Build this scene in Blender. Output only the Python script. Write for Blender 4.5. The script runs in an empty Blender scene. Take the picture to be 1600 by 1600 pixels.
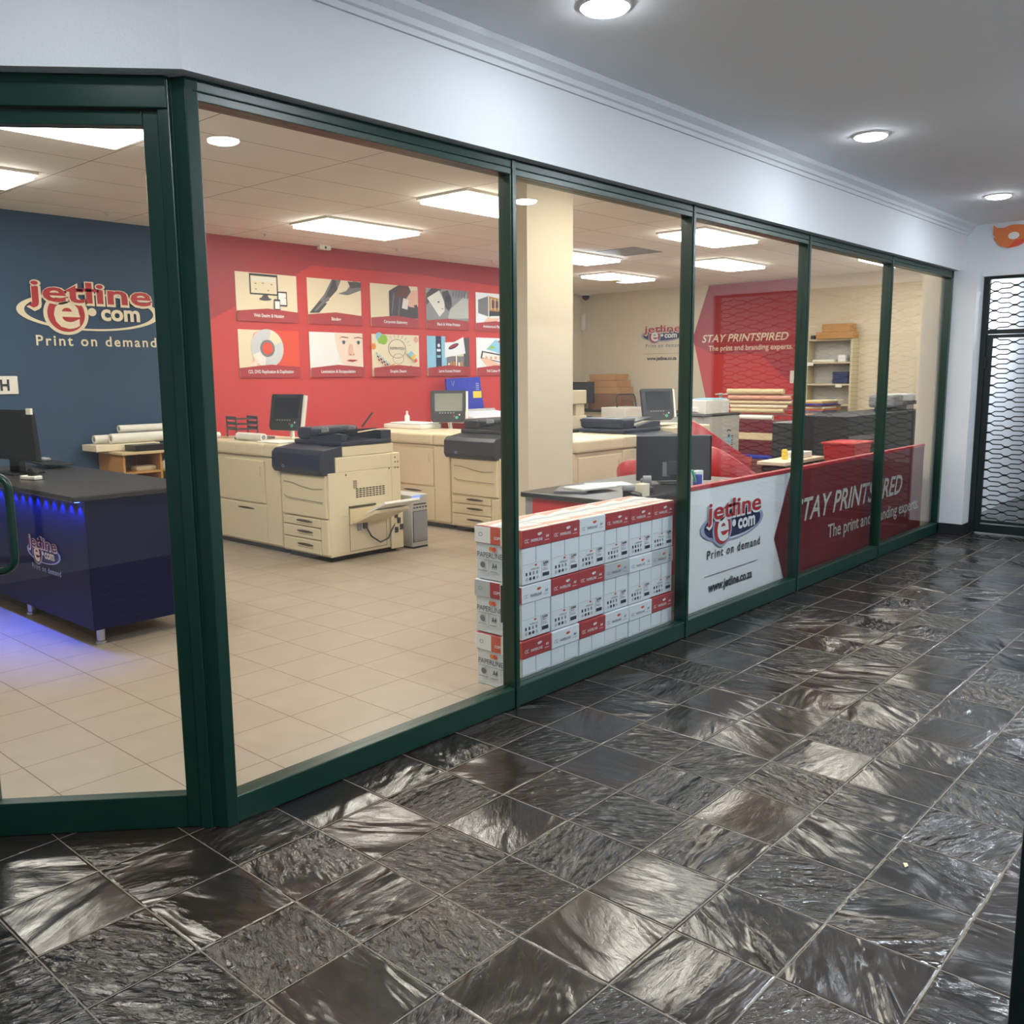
import bpy, bmesh, math, random
from mathutils import Vector, Matrix
random.seed(7)
C = bpy.context.scene.collection
SC = bpy.context.scene
PI = math.pi

# ------------------------------------------------------------------ camera, world, exposure
cam = bpy.data.objects.new('camera', bpy.data.cameras.new('camera'))
C.objects.link(cam); SC.camera = cam
cam.data.sensor_width = 36.0; cam.data.lens = 32.057
cam.data.clip_start = 0.05
YAW, PITCH, ROLL = 0.8416, 0.1493, 0.0088
_f = Vector((math.sin(YAW)*math.cos(PITCH), math.cos(YAW)*math.cos(PITCH), -math.sin(PITCH)))
_r = Vector((math.cos(YAW), -math.sin(YAW), 0)); _d = _f.cross(_r)
_r2 = _r*math.cos(ROLL) + _d*math.sin(ROLL); _d2 = -_r*math.sin(ROLL) + _d*math.cos(ROLL)
_m = Matrix((_r2, -_d2, -_f)).transposed().to_4x4()
_m.translation = Vector((0, -2.6916, 1.5318))
cam.matrix_world = _m

w = bpy.data.worlds.new('world'); SC.world = w; w.use_nodes = True
w.node_tree.nodes['Background'].inputs[0].default_value = (0.55, 0.62, 0.75, 1)
w.node_tree.nodes['Background'].inputs[1].default_value = 0.05
SC.view_settings.view_transform = 'Standard'; SC.view_settings.look = 'None'
SC.view_settings.exposure = 0.0; SC.view_settings.gamma = 1.0
SC.view_settings.use_curve_mapping = False
SC.cycles.max_bounces = 8; SC.cycles.transparent_max_bounces = 24
SC.cycles.sample_clamp_indirect = 6.0
SC.cycles.caustics_reflective = False; SC.cycles.caustics_refractive = False
SHOP_PANEL = 21.0        # emission of the shop's ceiling panels
DOWNLIGHT = 85.0        # emission of the downlights along the shopfront
DOWNLIGHT_FAR = 850.0    # emission of the stronger downlights over the middle of the corridor

# ------------------------------------------------------------------ materials
def lin(h):
    h = h.lstrip('#'); o = []
    for i in (0, 2, 4):
        c = int(h[i:i+2], 16)/255
        o.append(c/12.92 if c <= .04045 else ((c+.055)/1.055)**2.4)
    return (*o, 1)
MATS = {}
def mat(name, col, rough=.5, metal=0, noise=.06, nscale=18, spec=.5, bump=0, coat=0):
    if name in MATS: return MATS[name]
    m = bpy.data.materials.new(name); m.use_nodes = True; nt = m.node_tree
    b = nt.nodes['Principled BSDF']; c = lin(col) if isinstance(col, str) else (*col, 1)
    b.inputs['Roughness'].default_value = rough; b.inputs['Metallic'].default_value = metal
    b.inputs['Specular IOR Level'].default_value = spec
    if coat: b.inputs['Coat Weight'].default_value = coat; b.inputs['Coat Roughness'].default_value = .1
    tc = nt.nodes.new('ShaderNodeTexCoord'); nz = nt.nodes.new('ShaderNodeTexNoise')
    nz.inputs['Scale'].default_value = nscale; nz.inputs['Detail'].default_value = 4
    nt.links.new(tc.outputs['Object'], nz.inputs['Vector'])
    mx = nt.nodes.new('ShaderNodeMix'); mx.data_type = 'RGBA'
    mx.inputs['A'].default_value = (*[v*(1-noise) for v in c[:3]], 1)
    mx.inputs['B'].default_value = (*[min(1, v*(1+noise)) for v in c[:3]], 1)
    nt.links.new(nz.outputs['Fac'], mx.inputs['Factor']); nt.links.new(mx.outputs['Result'], b.inputs['Base Color'])
    if bump:
        bp = nt.nodes.new('ShaderNodeBump'); bp.inputs['Strength'].default_value = bump; bp.inputs['Distance'].default_value = .004
        nt.links.new(nz.outputs['Fac'], bp.inputs['Height']); nt.links.new(bp.outputs['Normal'], b.inputs['Normal'])
    MATS[name] = m; return m
def emit(name, col, s):
    if name in MATS: return MATS[name]
    m = bpy.data.materials.new(name); m.use_nodes = True; nt = m.node_tree
    for n in list(nt.nodes): nt.nodes.remove(n)
    o = nt.nodes.new('ShaderNodeOutputMaterial'); e = nt.nodes.new('ShaderNodeEmission')
    e.inputs[0].default_value = (*col, 1); e.inputs[1].default_value = s
    nt.links.new(e.outputs[0], o.inputs[0]); MATS[name] = m; return m
def glassmat():
    m = bpy.data.materials.new('shopfront_glass'); m.use_nodes = True; nt = m.node_tree
    for n in list(nt.nodes): nt.nodes.remove(n)
    o = nt.nodes.new('ShaderNodeOutputMaterial'); t = nt.nodes.new('ShaderNodeBsdfTransparent'); g = nt.nodes.new('ShaderNodeBsdfGlossy')
    t.inputs[0].default_value = (.96, .97, .96, 1); g.inputs['Roughness'].default_value = 0.0
    lw = nt.nodes.new('ShaderNodeLayerWeight'); lw.inputs['Blend'].default_value = .5
    pw = nt.nodes.new('ShaderNodeMath'); pw.operation = 'POWER'; pw.inputs[1].default_value = 5
    mp = nt.nodes.new('ShaderNodeMath'); mp.operation = 'MULTIPLY_ADD'; mp.inputs[1].default_value = .9; mp.inputs[2].default_value = .04; mp.use_clamp = True
    nt.links.new(lw.outputs['Facing'], pw.inputs[0])
    mx = nt.nodes.new('ShaderNodeMixShader')
    nt.links.new(pw.outputs[0], mp.inputs[0]); nt.links.new(mp.outputs[0], mx.inputs[0])
    nt.links.new(t.outputs[0], mx.inputs[1]); nt.links.new(g.outputs[0], mx.inputs[2]); nt.links.new(mx.outputs[0], o.inputs[0])
    return m
class NT:
    """tiny node helper"""
    def __init__(s, m): s.nt = m.node_tree
    def n(s, t, **k):
        x = s.nt.nodes.new(t)
        for a, b in k.items(): setattr(x, a, b)
        return x
    def put(s, sock, v):
        if hasattr(v, 'is_output') or isinstance(v, bpy.types.NodeSocket): s.nt.links.new(v, sock)
        else: sock.default_value = v
    def math(s, op, a, b=None, c=None):
        x = s.n('ShaderNodeMath', operation=op); s.put(x.inputs[0], a)
        if b is not None: s.put(x.inputs[1], b)
        if c is not None: s.put(x.inputs[2], c)
        return x.outputs[0]
    def vm(s, op, a, b=None):
        x = s.n('ShaderNodeVectorMath', operation=op); s.put(x.inputs[0], a)
        if b is not None: s.put(x.inputs[1], b)
        return x.outputs[0]
    def mix(s, f, a, b):
        x = s.n('ShaderNodeMix', data_type='RGBA'); s.put(x.inputs['Factor'], f); s.put(x.inputs['A'], a); s.put(x.inputs['B'], b)
        return x.outputs['Result']
    def rng(s, v, a, b, c, d, smooth=False):
        x = s.n('ShaderNodeMapRange'); x.clamp = True
        if smooth: x.interpolation_type = 'SMOOTHSTEP'
        for i, q in enumerate((v, a, b, c, d)): s.put(x.inputs[i], q)
        return x.outputs[0]
def tile_setup(h, size, off):
    tc = h.n('ShaderNodeTexCoord').outputs['Object']
    p = h.vm('DIVIDE', h.vm('SUBTRACT', tc, (off[0], off[1], 0)), (size[0], size[1], 1))
    idv = h.vm('FLOOR', p); fr = h.vm('FRACTION', p)
    sp = h.n('ShaderNodeSeparateXYZ'); h.put(sp.inputs[0], fr)
    fx, fy = sp.outputs[0], sp.outputs[1]
    ex = h.math('MULTIPLY', h.math('MINIMUM', fx, h.math('SUBTRACT', 1.0, fx)), size[0])
    ey = h.math('MULTIPLY', h.math('MINIMUM', fy, h.math('SUBTRACT', 1.0, fy)), size[1])
    e = h.math('MINIMUM', ex, ey)
    wn = h.n('ShaderNodeTexWhiteNoise', noise_dimensions='2D'); h.put(wn.inputs['Vector'], idv)
    return tc, idv, e, wn.outputs['Value'], wn.outputs['Color']
def slate():
    m = bpy.data.materials.new('slate_tiles'); m.use_nodes = True; h = NT(m); b = m.node_tree.nodes['Principled BSDF']
    tc, idv, e, rv, rc = tile_setup(h, (.305, .305), (2.339, -.242))
    rs = h.n('ShaderNodeSeparateColor'); h.put(rs.inputs[0], rc); r1, r2, r3 = rs.outputs[0], rs.outputs[1], rs.outputs[2]
    ro = h.n('ShaderNodeVectorRotate', rotation_type='Z_AXIS'); h.put(ro.inputs['Vector'], tc); h.put(ro.inputs['Angle'], h.math('MULTIPLY', rv, 6.283))
    q = h.vm('ADD', h.vm('MULTIPLY', ro.outputs[0], (1, 2.6, 1)), h.vm('MULTIPLY', rc, (40, 40, 40)))
    def noise(v, sc, det=5, rough=.55, dist=.4, typ='FBM'):
        x = h.n('ShaderNodeTexNoise'); x.noise_type = typ; h.put(x.inputs['Vector'], v); x.inputs['Scale'].default_value = sc
        x.inputs['Detail'].default_value = det;  x.inputs['Roughness'].default_value = rough; x.inputs['Distortion'].default_value = dist
        return x.outputs['Fac']
    n_wave = noise(q, 2.6, 2, .45, .6); n_mid = noise(q, 13, 4, .55, 1.5); n_str = noise(h.vm('MULTIPLY', q, (1, 3, 1)), 7, 4, .6, .8); n_patch = noise(tc, 1.3, 2, .5, .6); n_fine = noise(q, 70, 3, .6, .3)
    rid = h.n('ShaderNodeTexVoronoi'); rid.feature = 'SMOOTH_F1'; h.put(rid.inputs['Vector'], h.vm('ADD', q, h.vm('MULTIPLY', h.n('ShaderNodeTexNoise').outputs['Color'], (.05, .05, 0)))); rid.inputs['Scale'].default_value = 17
    flake = h.rng(h.math('ADD', h.math('MULTIPLY', r2, .8), h.math('MULTIPLY', n_wave, .9)), .74, 1.1, 0, 1, True)
    hgt = h.math('ADD', h.math('MULTIPLY', n_wave, h.math('ADD', .5, h.math('MULTIPLY', r1, 1.3))), h.math('MULTIPLY', n_mid, h.math('ADD', .06, h.math('MULTIPLY', flake, .6))))
    hgt = h.math('ADD', hgt, h.math('MULTIPLY', n_str, h.math('ADD', .02, h.math('MULTIPLY', r3, .05))))
    hgt = h.math('ADD', hgt, h.math('MULTIPLY', rid.outputs['Distance'], h.math('MULTIPLY', flake, .7)))
    hgt = h.math('ADD', hgt, h.math('MULTIPLY', n_fine, .004))
    en = h.math('ADD', e, h.math('MULTIPLY', h.math('SUBTRACT', n_mid, .5), .0035))
    gr = h.rng(en, .0010, .0026, 1, 0, True)
    hgt = h.math('ADD', hgt, h.math('MULTIPLY', h.rng(e, 0, .008, -.10, 0, True), 1.0))
    base = h.mix(n_mid, lin('#17191b'), lin('#302f2d'))
    base = h.mix(h.math('MULTIPLY', h.rng(n_patch, .42, .62, 0, 1), .7), base, lin('#33291f'))
    base = h.mix(h.math('MULTIPLY', r3, .6), base, lin('#0f1215'))
    col = h.mix(gr, base, lin('#7d7263'))
    h.put(b.inputs['Base Color'], col)
    h.put(b.inputs['Roughness'], h.mix(gr, h.mix(n_str, (.11,)*3+(1,), (.23,)*3+(1,)), (.7,)*3+(1,)))
    b.inputs['Specular IOR Level'].default_value = .6
    bp = h.n('ShaderNodeBump'); bp.inputs['Strength'].default_value = .8; bp.inputs['Distance'].default_value = .016
    h.put(bp.inputs['Height'], hgt); h.put(b.inputs['Normal'], bp.outputs[0])
    return m
def shoptile():
    m = bpy.data.materials.new('cream_floor_tiles'); m.use_nodes = True; h = NT(m); b = m.node_tree.nodes['Principled BSDF']
    tc, idv, e, rv, rc = tile_setup(h, (.341, .338), (1.604, .722))
    x = h.n('ShaderNodeTexNoise'); h.put(x.inputs['Vector'], tc); x.inputs['Scale'].default_value = 7; x.inputs['Detail'].default_value = 6
    base = h.mix(x.outputs['Fac'], lin('#988b7b'), lin('#ada090'))
    base = h.mix(h.math('MULTIPLY', rv, .25), base, lin('#9a8b78'))
    gr = h.rng(e, .0016, .0034, 1, 0, True)
    h.put(b.inputs['Base Color'], h.mix(gr, base, lin('#6d5c46')))
    b.inputs['Roughness'].default_value = .38
    bp = h.n('ShaderNodeBump'); bp.inputs['Strength'].default_value = .3; bp.inputs['Distance'].default_value = .003
    h.put(bp.inputs['Height'], h.math('SUBTRACT', h.math('MULTIPLY', x.outputs['Fac'], .3), gr)); h.put(b.inputs['Normal'], bp.outputs[0])
    return m
def ceiltile():
    m = bpy.data.materials.new('ceiling_tiles'); m.use_nodes = True; h = NT(m); b = m.node_tree.nodes['Principled BSDF']
    tc, idv, e, rv, rc = tile_setup(h, (1.22, .6075), (5.395, 4.38))
    x = h.n('ShaderNodeTexNoise'); h.put(x.inputs['Vector'], tc); x.inputs['Scale'].default_value = 60; x.inputs['Detail'].default_value = 3
    base = h.mix(x.outputs['Fac'], lin('#efece8'), lin('#f6f4f0'))
    base = h.mix(h.math('MULTIPLY', rv, .35), base, lin('#eae6e0'))
    gr = h.rng(e, .002, .006, 1, 0, True)
    h.put(b.inputs['Base Color'], h.mix(gr, base, lin('#8d8175'))); b.inputs['Roughness'].default_value = .9
    return m
def granite():
    m = bpy.data.materials.new('black_granite'); m.use_nodes = True; h = NT(m); b = m.node_tree.nodes['Principled BSDF']
    tc = h.n('ShaderNodeTexCoord').outputs['Object']
    x = h.n('ShaderNodeTexNoise'); h.put(x.inputs['Vector'], tc); x.inputs['Scale'].default_value = 220; x.inputs['Detail'].default_value = 2
    h.put(b.inputs['Base Color'], h.mix(h.rng(x.outputs['Fac'], .45, .7, 0, 1), lin('#1d1b1b'), lin('#4a4643'))); b.inputs['Roughness'].default_value = .3
    return m
def wood():
    m = bpy.data.materials.new('oak_veneer'); m.use_nodes = True; h = NT(m); b = m.node_tree.nodes['Principled BSDF']
    tc = h.n('ShaderNodeTexCoord').outputs['Object']
    x = h.n('ShaderNodeTexNoise'); h.put(x.inputs['Vector'], h.vm('MULTIPLY', tc, (4, 4, 60))); x.inputs['Scale'].default_value = 2; x.inputs['Detail'].default_value = 5
    h.put(b.inputs['Base Color'], h.mix(x.outputs['Fac'], lin('#a87336'), lin('#c99a58'))); b.inputs['Roughness'].default_value = .5
    return m
M = dict(
    slate=slate(), tile=shoptile(), ceil=ceiltile(), granite=granite(), wood=wood(), glass=glassmat(),
    wall=mat('white_plaster', '#d9dcdf', .75, bump=.25, nscale=160, noise=.03), ceil_c=mat('corridor_ceiling_paint', '#f0f1f3', .85, noise=.02),
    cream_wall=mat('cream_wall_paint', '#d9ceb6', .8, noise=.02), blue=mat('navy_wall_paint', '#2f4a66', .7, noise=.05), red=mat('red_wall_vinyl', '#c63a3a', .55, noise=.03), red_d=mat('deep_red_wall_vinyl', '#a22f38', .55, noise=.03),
    green=mat('green_powder_coat', '#0c3227', .3, noise=.08, spec=.5), grn_dark=mat('dark_green_gate_paint', '#0a1715', .4),
    white=mat('white_plastic', '#e6e4de', .45), cream=mat('cream_plastic', '#dccfae', .42, noise=.03, nscale=5), cream2=mat('cream_plastic_shade', '#cfc09c', .45, noise=.03, nscale=5),
    navy=mat('navy_plastic', '#121930', .4), dgrey=mat('dark_grey_plastic', '#27282c', .42), black=mat('black_plastic', '#0b0b0d', .4), grey=mat('grey_plastic', '#8b8d90', .45),
    screen=mat('dark_screen', '#1c2022', .12), screen_l=mat('grey_lit_screen', '#7f8078', .15), btn=mat('green_button', '#48b48a', .4), groove=mat('shadow_gap', '#4a3f2c', .8),
    chrome=mat('brushed_steel', '#b9bcc0', .28, 1), maroon=mat('maroon_vinyl', '#6a1a22', .45), redp=mat('red_print', '#b02a33', .5), redb=mat('red_board', '#c02f30', .45),
    wht_print=mat('white_print', '#e9ecef', .55, noise=.02), lav=mat('lavender_print', '#9aa2c4', .55), navyp=mat('navy_print', '#1f2a55', .5), ink=mat('dark_ink', '#2b2f3a', .6),
    creamp=mat('cream_print', '#e8dcc0', .6, noise=.02), card=mat('cardboard', '#b98b53', .8), card_d=mat('brown_cardboard', '#8a5d3a', .8), paper=mat('white_paper', '#e8e6de', .7, noise=.03),
    carton=mat('white_carton', '#dfe6ee', .6, noise=.02), carton_r=mat('red_carton', '#a8343a', .5, noise=.05), carton_g=mat('grey_carton', '#bcc1c5', .6), carton_o=mat('orange_red_carton', '#cc5a45', .5),
    pale_r=mat('pale_red_print', '#dca792', .5), orange=mat('orange_print', '#e08a3a', .5), yellow=mat('yellow_print', '#e3c744', .5), blueb=mat('royal_blue_card', '#2335a8', .4),
    ltblue=mat('light_blue_print', '#8fc6e0', .5), skin=mat('skin_tone_print', '#e6b9a0', .6), skinp=mat('pale_skin_print', '#ecd9cb', .6), grn=mat('leaf_green_print', '#8cba3a', .5),
    chair=mat('red_moulded_plastic', '#a8242c', .4), gold=mat('gold_paper', '#d9c9a0', .6), dk=mat('charcoal_board', '#24272a', .6), gr_l=mat('pale_grey_metal', '#b9b9b4', .5),
    p_grey=mat('mid_grey_print', '#77757a', .6), p_dark=mat('dark_grey_print', '#4b474c', .6), purple=mat('purple_print', '#7a5a86', .6), brown=mat('brown_print', '#6b3c34', .6),
    orangeflag=mat('orange_sign_enamel', '#d9773f', .5), silver=mat('silver_disc_print', '#c9cdd2', .35), redor=mat('red_orange_print', '#dd4f36', .55), tan=mat('tan_laminate', '#c9b389', .6),
    counter=mat('navy_gloss_laminate', '#0c1034', .42, noise=.03, spec=.15), beige=mat('beige_metal', '#c8bd9f', .5), stone=mat('dark_skirting_tile', '#23262a', .35), yel_em=mat('yellow_diffuser', '#e3d36a', .5),
    e_panel=emit('fluorescent_diffuser', (1.0, .945, .84), SHOP_PANEL), e_cool=emit('cool_fluorescent_diffuser', (.80, .92, 1.0), SHOP_PANEL), e_down=emit('downlight_lens', (.86, .93, 1.0), DOWNLIGHT), e_far=emit('downlight_lens_bright', (.86, .93, 1.0), DOWNLIGHT_FAR),
    e_led=emit('blue_led', (.05, .14, 1.0), 40), e_pass=emit('passage_light', (.85, .92, 1.0), 300), e_blue=emit('blue_indicator', (.25, .35, 1.0), 1.5),
)

# ------------------------------------------------------------------ mesh builder
class MB:
    def __init__(s, T=None): s.v = []; s.f = []; s.mi = []; s.ms = []; s.T = T; s.smooth = set()
    def _m(s, m):
        m = M[m]
        if m not in s.ms: s.ms.append(m)
        return s.ms.index(m)
    def add(s, vs, fs, m, sm=False):
        k = len(s.v); i = s._m(m)
        s.v += [tuple((s.T @ Vector(v)) if s.T else v) for v in vs]
        for f in fs:
            if sm: s.smooth.add(len(s.f))
            s.f.append([k+a for a in f]); s.mi.append(i)
        return s
    def box(s, a, b, m):
        x0, x1 = sorted((a[0], b[0])); y0, y1 = sorted((a[1], b[1])); z0, z1 = sorted((a[2], b[2]))
        v = [(x, y, z) for z in (z0, z1) for y in (y0, y1) for x in (x0, x1)]
        return s.add(v, [(0, 2, 3, 1), (4, 5, 7, 6), (0, 1, 5, 4), (1, 3, 7, 5), (3, 2, 6, 7), (2, 0, 4, 6)], m)
    def rbox(s, a, b, m, r=.01, seg=2):
        bm = bmesh.new(); bmesh.ops.create_cube(bm, size=1)
        c = [(a[i]+b[i])/2 for i in range(3)]; d = [abs(b[i]-a[i]) for i in range(3)]
        for v in bm.verts: v.co = Vector((c[0]+v.co.x*d[0], c[1]+v.co.y*d[1], c[2]+v.co.z*d[2]))
        r = min(r, min(d)*.45)
        bmesh.ops.bevel(bm, geom=list(bm.edges), offset=r, segments=seg, affect='EDGES', profile=.5)
        bm.verts.index_update(); vs = [v.co[:] for v in bm.verts]; fs = [[v.index for v in f.verts] for f in bm.faces]; bm.free()
        return s.add(vs, fs, m)
    def prism(s, pts, h0, h1, m, ax='z', cap=True):
        def P(p, h): return (p[0], p[1], h) if ax == 'z' else ((p[0], h, p[1]) if ax == 'y' else (h, p[0], p[1]))
        n = len(pts); v = [P(p, h0) for p in pts]+[P(p, h1) for p in pts]
        f = [[i, (i+1) % n, n+(i+1) % n, n+i] for i in range(n)]
        if cap: f += [list(range(n))[::-1], list(range(n, 2*n))]
        return s.add(v, f, m)
    def tube(s, pts, r, m, seg=8, closed=False):
        pts = [Vector(p) for p in pts]; n = len(pts); vs = []; prev = None
        for i, p in enumerate(pts):
            if closed: t = (pts[(i+1) % n]-pts[i-1])
            else: t = (pts[min(i+1, n-1)]-pts[max(i-1, 0)])
            t.normalize()
            if prev is None:
                a = Vector((0, 0, 1)) if abs(t.z) < .9 else Vector((1, 0, 0)); u = t.cross(a).normalized()
            else: u = (prev-t*prev.dot(t)).normalized()
            prev = u; w_ = t.cross(u); rr = r[i] if isinstance(r, (list, tuple)) else r
            vs += [p+(u*math.cos(2*PI*k/seg)+w_*math.sin(2*PI*k/seg))*rr for k in range(seg)]
        fs = []
        for i in range(n if closed else n-1):
            j = (i+1) % n
            fs += [[i*seg+k, i*seg+(k+1) % seg, j*seg+(k+1) % seg, j*seg+k] for k in range(seg)]
        s.add([v[:] for v in vs], fs, m, True)
        if not closed:
            s.add([v[:] for v in vs[:seg]], [list(range(seg))[::-1]], m); s.add([v[:] for v in vs[-seg:]], [list(range(seg))], m)
        return s
    def cyl(s, p0, p1, r, m, seg=16): return s.tube([p0, p1], r, m, seg)
    def disc(s, c, u, v, ru, rv, m, seg=28, a0=0, a1=2*PI, ri=0):
        c, u, v = Vector(c), Vector(u), Vector(v); full = abs(a1-a0-2*PI) < 1e-6; n = seg
        A = [a0+(a1-a0)*k/n for k in range(n if full else n+1)]
        o = [(c+u*math.cos(a)*ru+v*math.sin(a)*rv)[:] for a in A]
        if ri == 0 and full: return s.add(o, [list(range(len(o)))], m)
        inn = [(c+u*math.cos(a)*ru*ri+v*math.sin(a)*rv*ri)[:] for a in A]; k = len(o)
        return s.add(o+inn, [[i, (i+1) % k, k+(i+1) % k, k+i] for i in range(k if full else k-1)], m)
    def poly(s, pts, m): return s.add(pts, [list(range(len(pts)))], m)
    def build(s, name, parent=None, bevel=0, loc=None):
        me = bpy.data.meshes.new(name); me.from_pydata(s.v, [], s.f); 
        for m in s.ms: me.materials.append(m)
        for i, p in enumerate(me.polygons): p.material_index = s.mi[i]; p.use_smooth = i in s.smooth
        me.update(); o = bpy.data.objects.new(name, me); C.objects.link(o)
        if parent: o.parent = parent
        if loc: o.location = loc
        if bevel:
            b = o.modifiers.new('bevel', 'BEVEL'); b.width = bevel; b.segments = 2; b.limit_method = 'ANGLE'
        return o
def tag(o, label, cat, group=None):
    o['label'] = label; o['category'] = cat
    if group: o['group'] = group
    return o
def struct(o): o['kind'] = 'structure'; return o
def thing(name, label, cat, loc=(0, 0, 0), rz=0, group=None):
    o = bpy.data.objects.new(name, None); C.objects.link(o); o.location = loc; o.rotation_euler = (0, 0, rz)
    o.empty_display_size = .1
    return tag(o, label, cat, group)

# ------------------------------------------------------------------ lettering
_tx = {}
def glyphs(s, bold=0.0, shear=0.0, sp=1.0):
    k = (s, bold, shear, sp)
    if k not in _tx:
        cu = bpy.data.curves.new('t', 'FONT'); cu.body = s; cu.size = 1; cu.offset = bold; cu.shear = shear; cu.space_character = sp
        cu.resolution_u = 3; cu.fill_mode = 'FRONT'
        o = bpy.data.objects.new('t', cu); me = o.to_mesh()
        v = [tuple(q.co) for q in me.vertices]; f = [list(p.vertices) for p in me.polygons]
        o.to_mesh_clear(); bpy.data.objects.remove(o); bpy.data.curves.remove(cu)
        _tx[k] = (v, f)
    return _tx[k]
def text(mb, s, org, ux, uy, w, h, m, bold=.0, shear=0, sp=1.0, lift=.002, align='l'):
    """letters fitted to width w; h = height of the tallest glyph; org = baseline left (or centre)"""
    v, f = glyphs(s, bold, shear, sp); xs = [q[0] for q in v]; ys = [q[1] for q in v]
    x0, x1 = min(xs), max(xs); top = max(ys); sx = w/(x1-x0); sy = h/top
    org, ux, uy = Vector(org), Vector(ux), Vector(uy); nz = ux.cross(uy).normalized()*lift
    dx = -w/2 if align == 'c' else 0
    mb.add([(org+nz+ux*((q[0]-x0)*sx+dx)+uy*(q[1]*sy))[:] for q in v], f, m)
def logo(parent, c, ux, uy, W, fill, ring, letter, edge, com, tagm, tagtext='Print on demand', url=None, rule=False):
    """oval web-shop emblem: c = centre of the oval"""
    c, ux, uy = Vector(c), Vector(ux), Vector(uy); n = ux.cross(uy).normalized()
    def P(x, y, k=0): return (c+ux*(x*W)+uy*(y*W)+n*(.002*k))
    r = MB(); 
    if fill: r.disc(P(0, 0, 1), ux*W, uy*W, .475, .105, fill, 48)
    r.disc(P(0, 0, 2), ux*W, uy*W, .5, .13, ring, 48, ri=.9)
    r.disc(P(-.178, -.02, 3), ux*W, uy*W, .152, .142, ring, 36)
    r.build('oval_emblem', parent)
    d = MB(); d.disc(P(-.178, -.02, 4), ux*W, uy*W, .126, .122, letter, 36)
    text(d, 'e', P(-.262, -.11, 4), ux, uy, .175*W, .175*W, com, .02, lift=.002); d.build('round_badge', parent)
    t = MB()
    text(t, 'jetline', P(-.435, .052, 4), ux, uy, .885*W, .155*W, edge, .05, lift=.002)
    text(t, 'jetline', P(-.424, .062, 5), ux, uy, .862*W, .137*W, letter, .018, lift=.002)
    t.add([P(x, y, 6)[:] for x, y in ((-.10, .138), (.055, .138), (.055, .158), (-.10, .158))], [(0, 1, 2, 3)], letter)
    t.build('name_lettering', parent); t = MB()
    t.disc(P(.0, 0, 4), ux*W, uy*W, .03, .028, com, 18)
    text(t, 'com', P(.06, -.052, 4), ux, uy, .285*W, .076*W, com, .035, lift=.002)
    if tagtext:
        t.build('domain_lettering', parent); t = MB(); text(t, tagtext, P(-.39, -.235, 0), ux, uy, .85*W, .068*W, tagm, .015, sp=1.25)
    if rule:
        t.build('tagline', parent); t = MB(); t.add([P(x, y, 1)[:] for x, y in ((-.43, -.365), (.43, -.365), (.43, -.359), (-.43, -.359))], [(0, 1, 2, 3)], 'p_grey')
    if url:
        t.build('rule_line', parent); t = MB(); text(t, url, P(-.36, -.49, 0), ux, uy, .70*W, .072*W, 'ink', .03)
    t.build('web_address' if url else ('tagline' if tagtext else 'domain_lettering'), parent)
X, Y, Z = Vector((1, 0, 0)), Vector((0, 1, 0)), Vector((0, 0, 1))

# ------------------------------------------------------------------ the setting
ZC, ZS, D1, D2, XR, XSTEP = 2.85, 3.0, 6.1, 8.0, 14.0, 10.4
SO, SS, SN = Vector((1.5, .045, 0)), Vector((-.7317, .6817, 0)), Vector((-.6817, -.7317, 0))
def sp(t, d=0, z=0): q = SO+SS*t-SN*d; return (q.x, q.y, z)      # splay: t along the door, d inwards
se = sp(1.7)
struct(MB().prism([(-3, -3.6), (16, -3.6), (16, .15), (9.2, .15), (9.2, .02), (1.58, .02), sp(.0, .045)[:2], sp(1.7, .045)[:2], (-3, se[1])], -.06, 0, 'slate').build('floor'))
shop_plan = [(9.2, .02), (9.2, .15), (XR, .15), (XR, D2), (XSTEP, D2), (XSTEP, D1), (.256, D1), sp(1.7, .045)[:2], sp(.0, .045)[:2], (1.58, .02)]
struct(MB().prism(shop_plan[::-1], -.06, 0, 'tile').build('floor'))
struct(MB().prism(shop_plan[::-1], ZS, ZS+.08, 'ceil').build('ceiling'))
struct(MB().prism([(-3, -3.6), (16, -3.6), (16, .15), (9.2, .15), (9.2, -.0), (1.52, -.0), sp(1.7, .0)[:2], (-3, se[1])], ZC, ZC+.08, 'ceil_c').build('ceiling'))
struct(MB().box((.2, D1, 0), (4.9, D1+.1, ZS), 'blue').build('wall_back'))
wr = struct(MB().box((4.9, D1, 0), (XSTEP, D1+.1, ZS), 'red').build('wall_back'))
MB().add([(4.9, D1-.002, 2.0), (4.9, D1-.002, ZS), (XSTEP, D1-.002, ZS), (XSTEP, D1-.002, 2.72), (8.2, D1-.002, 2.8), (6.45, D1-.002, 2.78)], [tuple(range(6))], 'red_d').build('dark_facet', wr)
struct(MB().box((XSTEP-.1, D1+.1, 0), (XSTEP, D2+.1, ZS), 'cream_wall').build('wall_step'))
struct(MB().box((XSTEP, D2, 0), (XR+.1, D2+.1, ZS), 'cream_wall').build('wall_rear'))
struct(MB().box((XR, .15, 0), (XR+.1, D2, ZS), 'cream_wall').build('wall_right'))
struct(MB().box((.15, se[1], 0), (.256, D1, ZS), 'cream_wall').build('wall_left'))
# wall between the shop and the passage behind the gate
struct(MB().box((9.24, .05, 0), (16, .15, ZS), 'wall').box((9.185, .12, 0), (9.235, .28, ZS), 'cream_wall').build('wall_passage'))
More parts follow.
